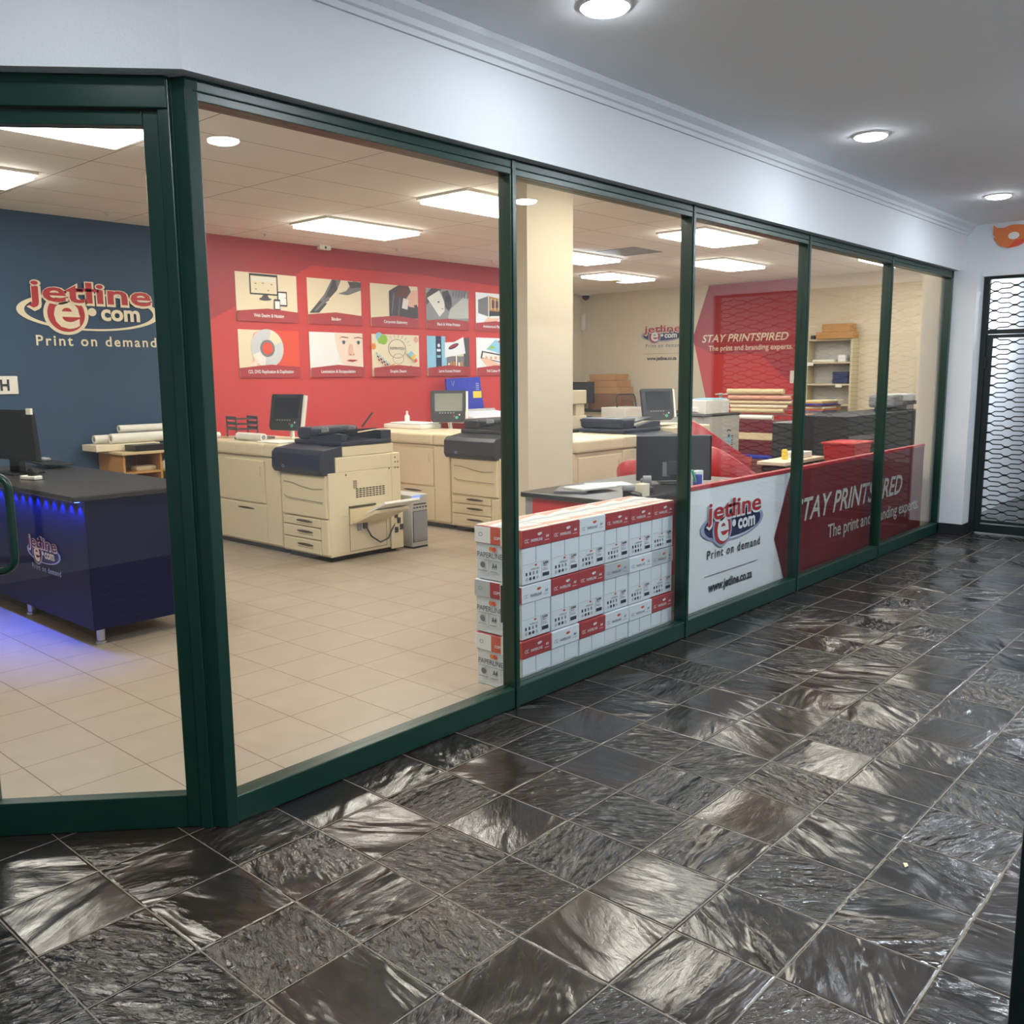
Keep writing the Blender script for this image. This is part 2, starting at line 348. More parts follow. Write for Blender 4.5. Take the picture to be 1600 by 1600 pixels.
# corridor shell
struct(MB().box((-3, -3.7, 0), (16, -3.6, ZC), 'wall').build('wall_opposite'))
struct(MB().box((-3.1, -3.6, 0), (-3, se[1], ZC), 'wall').build('wall_left'))
struct(MB().box((-3, se[1], 0), (.256, se[1]+.1, ZC), 'wall').build('wall_corner'))
struct(MB().box((16, -3.6, 0), (16.1, .15, ZC), 'wall').build('wall_far'))
# fascia above the shopfront
out = [(9.35, -.05), (1.50, -.05), sp(1.72, -.055)[:2]]; inn = [sp(1.72, .1)[:2], (1.60, .12), (9.35, .12)]
struct(MB().prism((out+inn)[::-1], 2.44, ZS+.05, 'wall').build('wall_front'))
# cornice moulding
co = MB(); prof = [(0, 2.765), (.012, 2.765), (.018, 2.785), (.03, 2.79), (.038, 2.81), (.07, 2.83), (.082, 2.85), (0, 2.85)]
def sweep(mb, path, prof, m):
    vs = [(p[0]+n[0]*a, p[1]+n[1]*a, z) for p, n in path for a, z in prof]; k = len(prof)
    fs = [[i*k+j, i*k+(j+1) % k, (i+1)*k+(j+1) % k, (i+1)*k+j] for i in range(len(path)-1) for j in range(k)]
    mb.add(vs, fs, m)
nb = Vector((-.36, -.93, 0)); sweep(co, [(sp(1.72, -.055), (-.6817, -.7317)), ((1.50, -.05), (-.41, -1.0)), ((9.3, -.05), (0, -1))], prof, 'wall')
struct(co.build('trim_1'))
# end wall: pier, header over the gate
pr = MB(); pr.box((9.14, -.205, .1), (9.36, .02, 2.44), 'wall'); struct(pr.build('wall_pier'))
struct(MB().box((9.13, -.215, 0), (9.37, .02, .1), 'stone').build('baseboard_end'))
struct(MB().box((9.3, -3.6, 2.385), (9.45, -.05, ZC), 'wall').box((9.3, -3.6, 0), (9.45, -2.5, 2.385), 'wall').build('wall_end'))
# square column in the shop
struct(MB().box((5.45, 2.0, 0), (6.02, 2.16, ZS), 'cream_wall').build('column'))
# shopfront frame
mull = [(3.02, 3.06), (4.512, 4.552), (6.005, 6.047), (7.555, 7.596)]
fr = MB(); fr.box((1.56, 0, 2.375), (9.14, .075, 2.44), 'green'); fr.box((1.56, .006, 2.40), (9.14, -.006, 2.405), 'green'); struct(fr.build('trim_2', bevel=.003))
sl = MB(); sl.box((1.56, 0, .004), (9.14, .075, .1), 'green'); struct(sl.build('trim_3', bevel=.004))
for i, (a, b) in enumerate(mull):
    q = MB(); q.box((a, 0, .0), (b, .072, 2.44), 'green'); q.box((a+.008, -.006, .0), (b-.008, 0, 2.44), 'green'); struct(q.build('trim_%d' % (4+i), bevel=.003))
q = MB(); q.box((9.09, 0, 0), (9.14, .08, 2.44), 'green'); struct(q.build('trim_8', bevel=.003))
q = MB(); q.prism([(1.475, .068), (1.50, .040), (1.512, .048), (1.535, .0), (1.575, -.004), (1.58, .01), (1.60, .105), (1.52, .13)], 0, 2.44, 'green'); struct(q.build('trim_9', bevel=.003))
xs = [1.59]+[v for m_ in mull for v in m_]+[9.09]
for i in range(5): struct(MB().box((xs[2*i], .032, .1), (xs[2*i+1], .038, 2.375), 'glass').build('window_%d' % (i+1)))
# splay door
def sbox(mb, t0, t1, d0, d1, z0, z1, m):
    mb.prism([sp(t0, d0)[:2], sp(t1, d0)[:2], sp(t1, d1)[:2], sp(t0, d1)[:2]], z0, z1, m)
hd = MB(); sbox(hd, 0, 1.7, -.01, .09, 2.345, 2.44, 'green'); struct(hd.build('trim_10', bevel=.003))
dr = struct(thing('door_1', '', '')); del dr['label']; del dr['category']
q = MB(); sbox(q, .035, .082, .012, .06, .0015, 2.34, 'green'); sbox(q, .705, .80, .012, .06, .0015, 2.34, 'green')
sbox(q, .082, .705, .012, .06, .0015, .117, 'green'); sbox(q, .082, .705, .012, .06, 2.298, 2.34, 'green'); q.build('door_frame', dr, bevel=.003)
q = MB(); sbox(q, .082, .705, .034, .04, .117, 2.298, 'glass'); q.build('door_glass', dr)
hp = [sp(.75, .02, 1.235), sp(.75, -.06, 1.235)]
for k in range(6): a = k/5*PI/2; hp.append(sp(.585-.045*math.sin(a), -.06, 1.19+.045*math.cos(a)))
for k in range(6): a = k/5*PI/2; hp.append(sp(.585-.045*math.cos(a), -.06, .975-.045*math.sin(a)))
hp += [sp(.75, -.06, .93), sp(.75, .02, .93)]
hd_ = MB(); hd_.tube(hp, .0125, 'green', 10); hd_.build('door_handle', dr)
# second leaf and sidelight of the splay, left of the frame
q = MB(); sbox(q, .81, .90, .012, .06, .0015, 2.34, 'green'); sbox(q, 1.6, 1.7, .012, .06, .0015, 2.34, 'green'); sbox(q, .9, 1.6, .012, .06, .0015, .117, 'green'); sbox(q, .9, 1.6, .012, .06, 2.298, 2.34, 'green'); dl = struct(q.build('door_2'))
q = MB(); sbox(q, .9, 1.6, .034, .04, .117, 2.298, 'glass'); q.build('door_glass', dl)
# open door leaf of the unit the photo is taken from
struct(MB().box((1.34, -3.5, .01), (1.39, -2.43, 2.4), 'grn_dark').build('door_3', bevel=.004))

# ------------------------------------------------------------------ lamps
def panel(cx, cy, label, m='e_panel', yel=False):
    t = thing('ceiling_light_panel', label, 'ceiling light', (cx, cy, ZS), group='ceiling light panels in the shop')
    f = MB(); 
    for a, b in (((-.60, -.295), (.60, -.27)), ((-.60, .27), (.60, .295)), ((-.60, -.27), (-.575, .27)), ((.575, -.27), (.60, .27))): f.box((a[0], a[1], -.02), (b[0], b[1], 0), 'white')
    f.build('frame', t)
    d = MB(); d.box((-.575, -.27, -.05), (.575, .27, -.002), m)
    if yel: d.poly([(-.1, .265, -.0515), (.3, .265, -.0515), (.3, .05, -.0515), (.05, .05, -.0515)], 'yel_em')
    d.build('diffuser', t)
PL = [(2.25, 2.87, 'light panel above the doorway, cut off by the top rail of the door'), (2.25, 4.68, 'light panel partly cut off at the left edge of the picture, above the blue wall'),
      (5.99, 4.68, 'whole light panel in front of the red wall, nearest the posters'), (5.99, 2.87, 'light panel cut by the first mullion right of the door post, ahead of the red wall'),
      (9.35, 4.55, 'bluish white light panel beside the square column, next to a dark ceiling tile', 'e_cool'), (11.7, 5.55, 'light panel with a yellow patch above the cream rear wall', 'e_panel', True),
      (9.03, 2.48, 'brightest right-hand light panel, crossed by the second thin mullion'), (11.4, 3.57, 'light panel just below the brightest one, above the red hexagon mural'), (12.6, 1.75, 'light panel low in the fourth pane above the shelving unit'),
      (2.6, 1.04, 'light panel close to the door, above the frame'), (5.99, 1.04, 'light panel in front of the square column, hidden above the frame'), (9.3, .85, 'light panel above the long printed desk panel, hidden above the frame')]
for a in PL: panel(*a)
def downlight(x, y, label, m='e_down'):
    t = thing('downlight', label, 'ceiling light', (x, y, ZC), group='round downlights in the corridor ceiling')
    f = MB(); f.disc((0, 0, -.006), X, Y, .098, .098, 'white', 32, ri=.84); f.tube([(.09*math.cos(a*PI/16), .09*math.sin(a*PI/16), -.004) for a in range(32)], .006, 'white', 6, True); f.build('trim_ring', t)
    l = MB(); l.tube([(0, 0, 0), (0, 0, -.016), (0, 0, -.024), (0, 0, -.0245)], [.083, .08, .055, .002], m, 28); l.build('lens', t)
for a in [(2.87, -.60, 'round downlight nearest the camera, at the top edge of the picture'), (5.38, -.62, 'middle round downlight of the corridor row along the shopfront'), (7.86, -.66, 'farthest round downlight, close to the gate and end wall'),
          (2.93, -2.0, 'downlight above the camera, seen mirrored in the first large pane', 'e_far'), (5.48, -1.97, 'downlight farther down the corridor, seen mirrored beside the column', 'e_far'), (8.0, -2.0, 'downlight near the gate on the far side of the corridor', 'e_far'),
          (.35, -2.0, 'downlight behind the camera', 'e_far'), (.74, -.30, 'downlight in front of the splayed door')]: downlight(*a)
t = thing('tube_light', 'fluorescent batten in the passage behind the gate', 'ceiling light', (10.7, -.75, ZC))
MB().box((-.6, -.06, -.03), (.6, .06, 0), 'white').build('housing', t); MB().box((-.58, -.04, -.045), (.58, .04, -.03), 'e_pass').build('diffuser', t)

# ------------------------------------------------------------------ reception counter with blue LEDs
t = thing('reception_counter', 'navy reception counter with black top and a row of blue LEDs', 'counter', (2.18, 2.47, 0))
MB().box((0, 0, .1), (.64, 2.2, .855), 'counter').build('body', t, bevel=.004)
MB().rbox((-.09, -.05, .857), (.70, 2.25, .89), 'granite', .008).build('countertop', t)
for x, y in ((.07, .08), (.07, 1.1), (.57, .08), (.57, 2.1)): MB().cyl((x, y, .02), (x, y, .1), .024, 'chrome').cyl((x, y, .0), (x, y, .018), .032, 'chrome').build('foot', t)
for k in range(13):
    y = .06+.118*k
    q = MB(); q.rbox((-.03, y-.012, .842), (-.002, y+.012, .857), 'white', .003); q.poly([(-.027, y-.010, .8415), (-.005, y-.010, .8415), (-.005, y+.010, .8415), (-.027, y+.010, .8415)][::-1], 'e_led'); q.build('led_module', t)
    ld = bpy.data.lights.new('led_lamp', 'SPOT'); ld.energy = 12; ld.color = (.04, .10, 1.0); ld.spot_size = math.radians(92); ld.spot_blend = .5; ld.shadow_soft_size = .006
    lo = bpy.data.objects.new('led_lamp', ld); C.objects.link(lo); lo.parent = t; lo.location = (-.022, y, .838); lo.rotation_euler = (0, math.radians(4), 0)
lg = bpy.data.objects.new('counter_emblem', None); C.objects.link(lg); lg.parent = t
logo(lg, (-.003, .62, .48), -Y, Z, .50, 'navyp', 'lav', 'maroon', 'creamp', 'creamp', 'lav')
# things on the counter
t = thing('monitor', 'black monitor seen from behind on the navy reception counter', 'monitor', (2.42, 3.75, .89), math.radians(8))
q = MB(); q.prism([(-.02, .10), (.02, .09), (.0, .42), (-.03, .44)], -.05, .62, 'black', 'y'); q.build('screen_housing', t, bevel=.004)
MB().box((-.005, .2, .0), (.04, .32, .2), 'black').build('neck', t); MB().rbox((-.09, .12, 0), (.13, .42, .014), 'black', .005).build('foot', t)
MB().box((-.036, -.055, .41), (-.02, .0, .45), 'paper').build('sticker', t)
t = tag(MB().rbox((-.11, -.22, 0), (.11, .22, .014), 'black', .006).build('keyboard', loc=(2.74, 4.35, .912)), 'flat black keyboard tray raised on the far end of the reception counter', 'keyboard'); t.rotation_euler = (0, .06, -.1)
MB().box((-.02, -.03, -.021), (.03, .03, 0), 'dgrey').build('foot', t)
tag(MB().rbox((-.03, -.055, 0), (.03, .055, .03), 'grey', .014, 3).build('mouse', loc=(2.80, 4.58, .91)), 'small grey mouse beside the keyboard tray on the reception counter', 'mouse')
t = thing('tape_dispenser', 'small white and black tape dispenser beside the counter monitor', 'tape dispenser', (2.30, 3.52, .891), .3)
MB().rbox((-.03, -.07, 0), (.03, .07, .025), 'white', .006).build('base', t); MB().cyl((-.02, -.02, .045), (.02, -.02, .045), .03, 'black').build('tape_roll', t)
# wall emblem on the blue wall, H plate
t = thing('wall_sign', 'big oval emblem with Print on demand lettering on the blue wall', 'sign', (3.92, D1-.004, 2.15))
logo(t, (0, 0, 0), X, Z, 1.34, None, 'creamp', 'redp', 'creamp', 'creamp', 'creamp')
t = thing('letter_plate', 'small white rounded plate ending in a black letter H on the blue wall', 'sign', (3.0, D1-.012, 1.48))
MB().rbox((-.45, 0, -.08), (.21, .01, .08), 'white', .02, 3).build('plate', t)
q = MB(); text(q, 'H', (.06, -.002, -.045), X, Z, .075, .095, 'ink', .03); q.build('lettering', t)
# pigeonhole cabinet
t = thing('pigeonhole_cabinet', 'oak pigeonhole cabinet against the blue wall behind the reception counter', 'cabinet', (3.86, 5.55, 0))
q = MB(); q.box((0, 0, 0), (.02, .50, .83), 'wood'); q.box((1.1, 0, 0), (1.12, .50, .83), 'wood'); q.box((.02, .47, 0), (1.1, .5, .83), 'wood'); q.box((.02, .0, .0), (1.1, .48, .05), 'wood')
for x in (.36, .72): q.box((x, 0.002, .05), (x+.02, .47, .83), 'wood')
for z in (.26, .455, .65): q.box((.02, .004, z), (1.1, .47, z+.018), 'wood')
q.build('carcass', t); MB().rbox((-.02, -.03, .83), (1.14, .5, .855), 'tan', .004).build('top_board', t)
def roll(p0, p1, r, label, m='paper', name='paper_roll', grp='paper rolls on the pigeonhole cabinet', cat='paper roll', spirals=True):
    p0, p1 = Vector(p0), Vector(p1); t = thing(name, label, cat, p0, group=grp); d = p1-p0
    q = MB(); n = 20; u = d.cross(Z).normalized(); v = d.normalized().cross(u)
    for rr in (r, r*.62):
        vs = [(e+u*math.cos(2*PI*k/n)*rr+v*math.sin(2*PI*k/n)*rr)[:] for e in (Vector((0, 0, 0)), d) for k in range(n)]
        q.add(vs, [[k, (k+1) % n, n+(k+1) % n, n+k] if rr == r else [k, n+k, n+(k+1) % n, (k+1) % n] for k in range(n)], m, True)
    for e in (Vector((0, 0, 0)), d):
        q.disc(e, u, v, r, r, m, n, ri=.62)
    q.build('sheet_coil', t); c = MB(); c.cyl(d*.004, d*.996, r*.5, 'creamp' if m != 'paper' else 'grey', 12); c.build('core', t); return t
tb = tag(MB().rbox((0, 0, 0), (.62, .30, .06), 'creamp', .004).build('document_box', loc=(3.72, 5.77, .858)), 'low cream document box under the paper rolls, overhanging the cabinet left end', 'box'); tb.rotation_euler = (0, 0, -.0)
tag(MB().box((0, 0, 0), (.30, .20, .055), 'black').build('black_tray', loc=(3.98, 5.55, .857)), 'black tray on the front edge of the oak cabinet below the rolls', 'tray').rotation_euler = (0, 0, 0)
for a in [((3.80, 5.99, .961), (4.7, 6.0, .961), .04, 'paper roll lying lowest at the back, its flared end farthest left'), ((3.90, 5.86, .968), (4.95, 5.89, .968), .048, 'thickest paper roll, in the middle of the pile over the cabinet'),
          ((4.02, 5.935, 1.052), (4.95, 5.95, 1.052), .036, 'topmost paper roll of the pile on the oak cabinet'), ((4.36, 5.60, .898), (4.93, 5.62, .898), .04, 'paper roll in front of the pile with its open end towards the door post'),
          ((4.38, 5.72, .888), (4.90, 5.70, .888), .03, 'slim paper roll behind the front roll on the oak cabinet'),
          ((4.40, 5.655, .957), (4.92, 5.66, .957), .03, 'slim paper roll resting on top of the two front rolls of the cabinet')]: roll(*a)
tag(MB().rbox((0, 0, 0), (.20, .14, .05), 'gold', .02).build('paper_bundle', loc=(4.02, 5.62, .66)), 'small crumpled paper bundle in the upper left pigeonhole', 'papers')
tag(MB().rbox((0, 0, 0), (.28, .3, .09), 'paper', .02).build('paper_bundle', loc=(4.26, 5.6, .66)), 'wider white paper bundle in the second upper pigeonhole', 'papers')
tag(MB().rbox((0, 0, 0), (.2, .16, .05), 'paper', .02).build('paper_bundle', loc=(4.25, 5.6, .475)), 'white paper bundle in the pigeonhole below the second one', 'papers')

# ------------------------------------------------------------------ posters on the red wall
def poster(i, j, label, cap, draw):
    x0 = 5.46+.917*i; z1 = 2.645-.605*j; W, H = .775, .515
    t = thing('wall_poster', label, 'poster', (x0, D1-.006, z1-H), group='picture panels on the red wall')
    q = MB(); q.box((0, 0, 0), (W, .005, H), 'creamp')
    def P(x, y): return (x*W, -.0015-.0008*P.k, .12+y*(H-.12))
    P.k = 0
    def poly(m, *pts): P.k += 1; q.poly([P(*p) for p in pts], m)
    def disc(m, cx, cy, r, ri=0, sy=1, a0=0, a1=2*PI): P.k += 1; q.disc(P(cx, cy), X, Z, r*W, r*W*sy, m, 24, a0, a1, ri)
    def rect(m, x0, y0, x1, y1): poly(m, (x0, y0), (x1, y0), (x1, y1), (x0, y1))
    draw(poly, disc, rect, q, P); q.build('picture', t)
    b = MB(); yb = -.0015-.0008*(P.k+2)
    b.add([(0, yb, 0), (W, yb, 0), (W, yb, .115), (W*.5, yb, .142), (0, yb, .105)], [(0, 1, 2, 3, 4)], 'carton_r'); b.build('caption_band', t)
    l = MB(); text(l, cap, (W/2, yb-.002, .048), X, Z, min(.58, .031*len(cap)*.62), .036, 'wht_print', .02, align='c'); l.build('lettering', t)
def d_web(poly, disc, rect, q, P):
    rect('ink', .22, .42, .68, .98); rect('creamp', .24, .46, .66, .92); rect('paper', .26, .78, .64, .9)
    for a, b in ((.3, .7), (.42, .72), (.56, .7), (.3, .55), (.5, .53)): rect('grey', a, b, a+.03, b+.03)
    poly('p_dark', (.40, .34), (.52, .34), (.50, .42), (.43, .42)); disc('p_dark', .46, .31, .1, 0, .2)
    rect('ink', .66, .14, .82, .54); rect('wht_print', .675, .18, .805, .5); rect('redp', .78, .36, .8, .38); rect('ink', .6, .02, .7, .32); rect('wht_print', .61, .06, .69, .27)
def d_bind(poly, disc, rect, q, P):
    poly('p_grey', (.02, 0), (.12, .05), (.5, .55), (.62, 1), (.45, 1), (.3, .55)); poly('p_dark', (.02, 0), (.2, .02), (.35, .3), (.22, .36)); poly('p_grey', (.55, .6), (.75, .58), (1, .75), (1, .98), (.85, 1), (.72, .7))
    poly('p_dark', (.3, .4), (.36, .36), (.55, .66), (.52, .98), (.47, .98)); poly('creamp', (.38, .42), (.42, .4), (.56, .6), (.55, .72)); poly('p_dark', (.8, .78), (1, .84), (1, .98), (.74, .98)); poly('p_grey', (.1, .08), (.14, .06), (.4, .46), (.36, .5))
def d_corp(poly, disc, rect, q, P):
    poly('p_dark', (.38, 0), (.38, .8), (.58, 1), (.8, 1), (1, .35), (1, 0)); poly('brown', (.5, .72), (.62, .98), (.78, .98), (.76, .7), (.6, .62)); poly('p_grey', (.42, .1), (.44, .1), (.5, .75), (.47, .75)); poly('p_grey', (.56, .05), (.58, .05), (.62, .6), (.6, .6))
    poly('skin', (.74, .6), (.86, .86), (1, .9), (1, .45), (.86, .4)); poly('skin', (.72, .55), (.9, .42), (.92, .34), (.8, .36)); poly('paper', (.64, .3), (.76, .26), (.8, .56), (.68, .62))
def d_bw(poly, disc, rect, q, P):
    rect('grey', 0, -.1, 1, 1); poly('gr_l', (.55, .35), (1, .95), (1, .1), (.5, .05)); poly('p_dark', (0, .45), (.3, .9), (.35, 1), (.12, 1), (0, .8))
    poly('paper', (.02, .68), (.3, .95), (.42, .6), (.42, .3), (.3, .1)); poly('p_dark', (.36, .9), (.5, .98), (.58, .75), (.6, .5), (.52, .3), (.44, .42)); disc('ink', .5, .7, .06); rect('p_dark', .26, .55, .30, .6); rect('p_dark', .34, .35, .39, .37)
    for k in range(6): poly('p_grey', (.6+.07*k, .75), (.63+.07*k, .75), (.65+.07*k, 1), (.62+.07*k, 1))
def d_arch(poly, disc, rect, q, P):
    rect('wht_print', 0, -.1, 1, 1); poly('p_grey', (.06, .3), (.06, .75), (.32, .9), (.32, .2)); poly('card', (.34, .2), (.34, .9), (.78, .8), (.78, .25)); poly('ink', (.34, .2), (.34, .4), (.78, .38), (.78, .22)); poly('brown', (.4, .5), (.4, .78), (.7, .72), (.7, .52))
    poly('skin', (.2, .0), (.3, .18), (.62, .2), (.55, .02)); poly('paper', (.36, .14), (.8, .2), (.8, .26), (.36, .22))
    for a in (.38, .48, .58, .68): rect('creamp', a, .44, a+.02, .82)
def d_cd(poly, disc, rect, q, P):
    poly('redor', (.36, -.1), (.5, 1), (1, 1), (1, -.1)); poly('skin', (.2, -.05), (.24, .9), (.34, .98), (.5, .5), (.36, -.1))
    disc('silver', .46, .5, .27, .27); disc('creamp', .46, .5, .26, .5, 1, .4, 1.3); disc('paper', .46, .5, .26, .5, 1, 3.5, 4.5); disc('p_grey', .46, .5, .12, .7); disc('redor', .46, .5, .085)
    poly('skinp', (.18, .02), (.26, .22), (.3, .12), (.26, -.02))
def d_face(poly, disc, rect, q, P):
    rect('wht_print', 0, -.1, 1, 1); poly('skinp', (.46, .95), (.5, .5), (.58, .1), (.72, -.1), (.92, -.1), (1, .1), (1, 1), (.48, 1))
    poly('brown', (.54, .84), (.61, .895), (.72, .87), (.72, .845), (.61, .865)); poly('brown', (.83, .845), (.83, .87), (.92, .895), (1, .86), (1, .84), (.92, .865)); disc('paper', .63, .72, .06, 0, .45); disc('p_grey', .63, .72, .03); disc('ink', .63, .72, .014); poly('ink', (.56, .74), (.63, .77), (.7, .72), (.63, .752))
    disc('paper', .91, .72, .06, 0, .45); disc('p_grey', .91, .72, .03); disc('ink', .91, .72, .014); poly('ink', (.84, .72), (.91, .77), (.98, .73), (.91, .752))
    poly('skin', (.74, .66), (.72, .36), (.82, .36), (.79, .66)); disc('brown', .745, .365, .012, 0, .6); disc('brown', .81, .365, .012, 0, .6); poly('redp', (.66, .19), (.74, .215), (.78, .205), (.82, .215), (.89, .19), (.78, .15)); poly('brown', (.66, .19), (.89, .19), (.78, .182))
def d_design(poly, disc, rect, q, P):
    rect('creamp', 0, -.1, 1, 1); disc('ltblue', .15, .92, .07); disc('grn', .24, .84, .08); disc('grn', .17, .8, .05); disc('orange', .03, .62, .05); disc('pale_r', .93, .86, .05)
    disc('p_grey', .52, .56, .19, .95, .8); disc('p_grey', .54, .25, .12, .93, .7); text(q, 'INSPIRATION', (P(.36, .53)[0], P(0, 0)[1]-.001, P(0, .53)[2]), X, Z, .32*.775, .034, 'p_grey', .01)
    for k in range(9): a = .3+k*.3; poly('p_grey', (.52+.24*math.cos(a), .56+.34*math.sin(a)), (.525+.24*math.cos(a), .555+.34*math.sin(a)), (.53+.31*math.cos(a), .56+.44*math.sin(a)), (.52+.31*math.cos(a), .565+.44*math.sin(a)))
    for k in range(5):
        for l, m in enumerate(('ltblue', 'navyp', 'redp')):
            x, y = .06+.06*k+.02*l, .42-.08*k-.1*l
            poly(m, (x, y), (x+.035, y-.05), (x+.05, y-.02), (x+.015, y+.03))
    poly('ltblue', (.72, .4), (.8, .5), (.86, .42), (.78, .3)); poly('yellow', (.78, .3), (.86, .42), (.9, .34), (.83, .22)); poly('redor', (.85, .2), (.9, .27), (.93, .18), (.88, .12)); poly('orange', (.3, .0), (.42, .1), (.44, .08), (.33, -.02)); poly('navyp', (.76, .05), (.86, -.02), (.8, -.04))
def d_large(poly, disc, rect, q, P):
    rect('ltblue', 0, -.1, .2, 1); rect('navyp', .2, -.1, .33, 1); rect('wht_print', .22, .5, .31, .58); rect('ltblue', .22, .3, .31, .38); rect('ltblue', .33, -.1, .45, 1); disc('wht_print', .265, .7, .03); rect('red', .42, .45, 1, 1.0); poly('p_dark', (.86, -.1), (.86, .95), (1, 1), (1, -.1)); rect('p_grey', .45, -.1, .86, .35)
    poly('wht_print', (.4, .3), (.4, .8), (.62, .82), (.85, 1), (.9, .45)); P.k += 1; q.disc(P(.61, .68), X*.95+Z*.3, Z, .1, .03, 'navyp', 24); P.k += 1; q.disc(P(.61, .69), X*.95+Z*.3, Z, .08, .015, 'redp', 24)
    for k, m in enumerate(('creamp', 'card', 'orange', 'brown', 'creamp', 'card')): rect(m, .47+.06*k, -.08, .515+.06*k, .12+.03*(k % 3))
    rect('paper', .65, -.1, .68, .4)
def d_full(poly, disc, rect, q, P):
    rect('wht_print', 0, -.1, 1, 1); poly('ltblue', (.25, .6), (.5, .95), (.8, .8), (.55, .5)); poly('grn', (.3, .6), (.4, .75), (.5, .66)); poly('ink', (.1, .3), (.14, .55), (.72, .42), (.72, .12)); poly('paper', (.14, .32), (.17, .5), (.68, .38), (.68, .16)); poly('ltblue', (.5, .5), (.98, .3), (1, .6), (.7, .7))
    poly('skin', (.1, .3), (.3, .28), (.75, .0), (.55, -.1), (.3, -.05)); poly('redor', (.55, .85), (.6, .95), (.64, .85))
    for a in (.22, .34, .46, .58): rect('pale_r', a, .26, a+.06, .36)
for args in [(0, 0, 'poster of computer screen, tablet and phone, captioned Web Design & Hosting', 'Web Design & Hosting', d_web), (1, 0, 'poster of grey fanned pages, captioned Binding', 'Binding', d_bind),
             (2, 0, 'poster of a dark jacket and a hand with a white card, captioned Corporate Stationery', 'Corporate Stationery', d_corp), (3, 0, 'black and white poster of a white sheet and dark figure, right of the jacket poster', 'Black & White Printing', d_bw),
             (4, 0, 'top row poster of a building model, cut by the first thin mullion', 'Architectural Plan Printing', d_arch), (0, 1, 'poster of a silver compact disc on red, captioned CD, DVD Replication & Duplication', 'CD, DVD Replication & Duplication', d_cd),
             (1, 1, 'poster of a pale face, captioned Lamination & Encapsulation', 'Lamination & Encapsulation', d_face), (2, 1, 'poster of coloured doodles and paint swatches, captioned Graphic Design', 'Graphic Design', d_design),
             (3, 1, 'poster of a light blue banner and white sign board, captioned Large Format Printing', 'Large Format Printing', d_large), (4, 1, 'bottom row poster of a hand holding a phone, cut by the first thin mullion', 'Full Colour Printing', d_full)]: poster(*args)

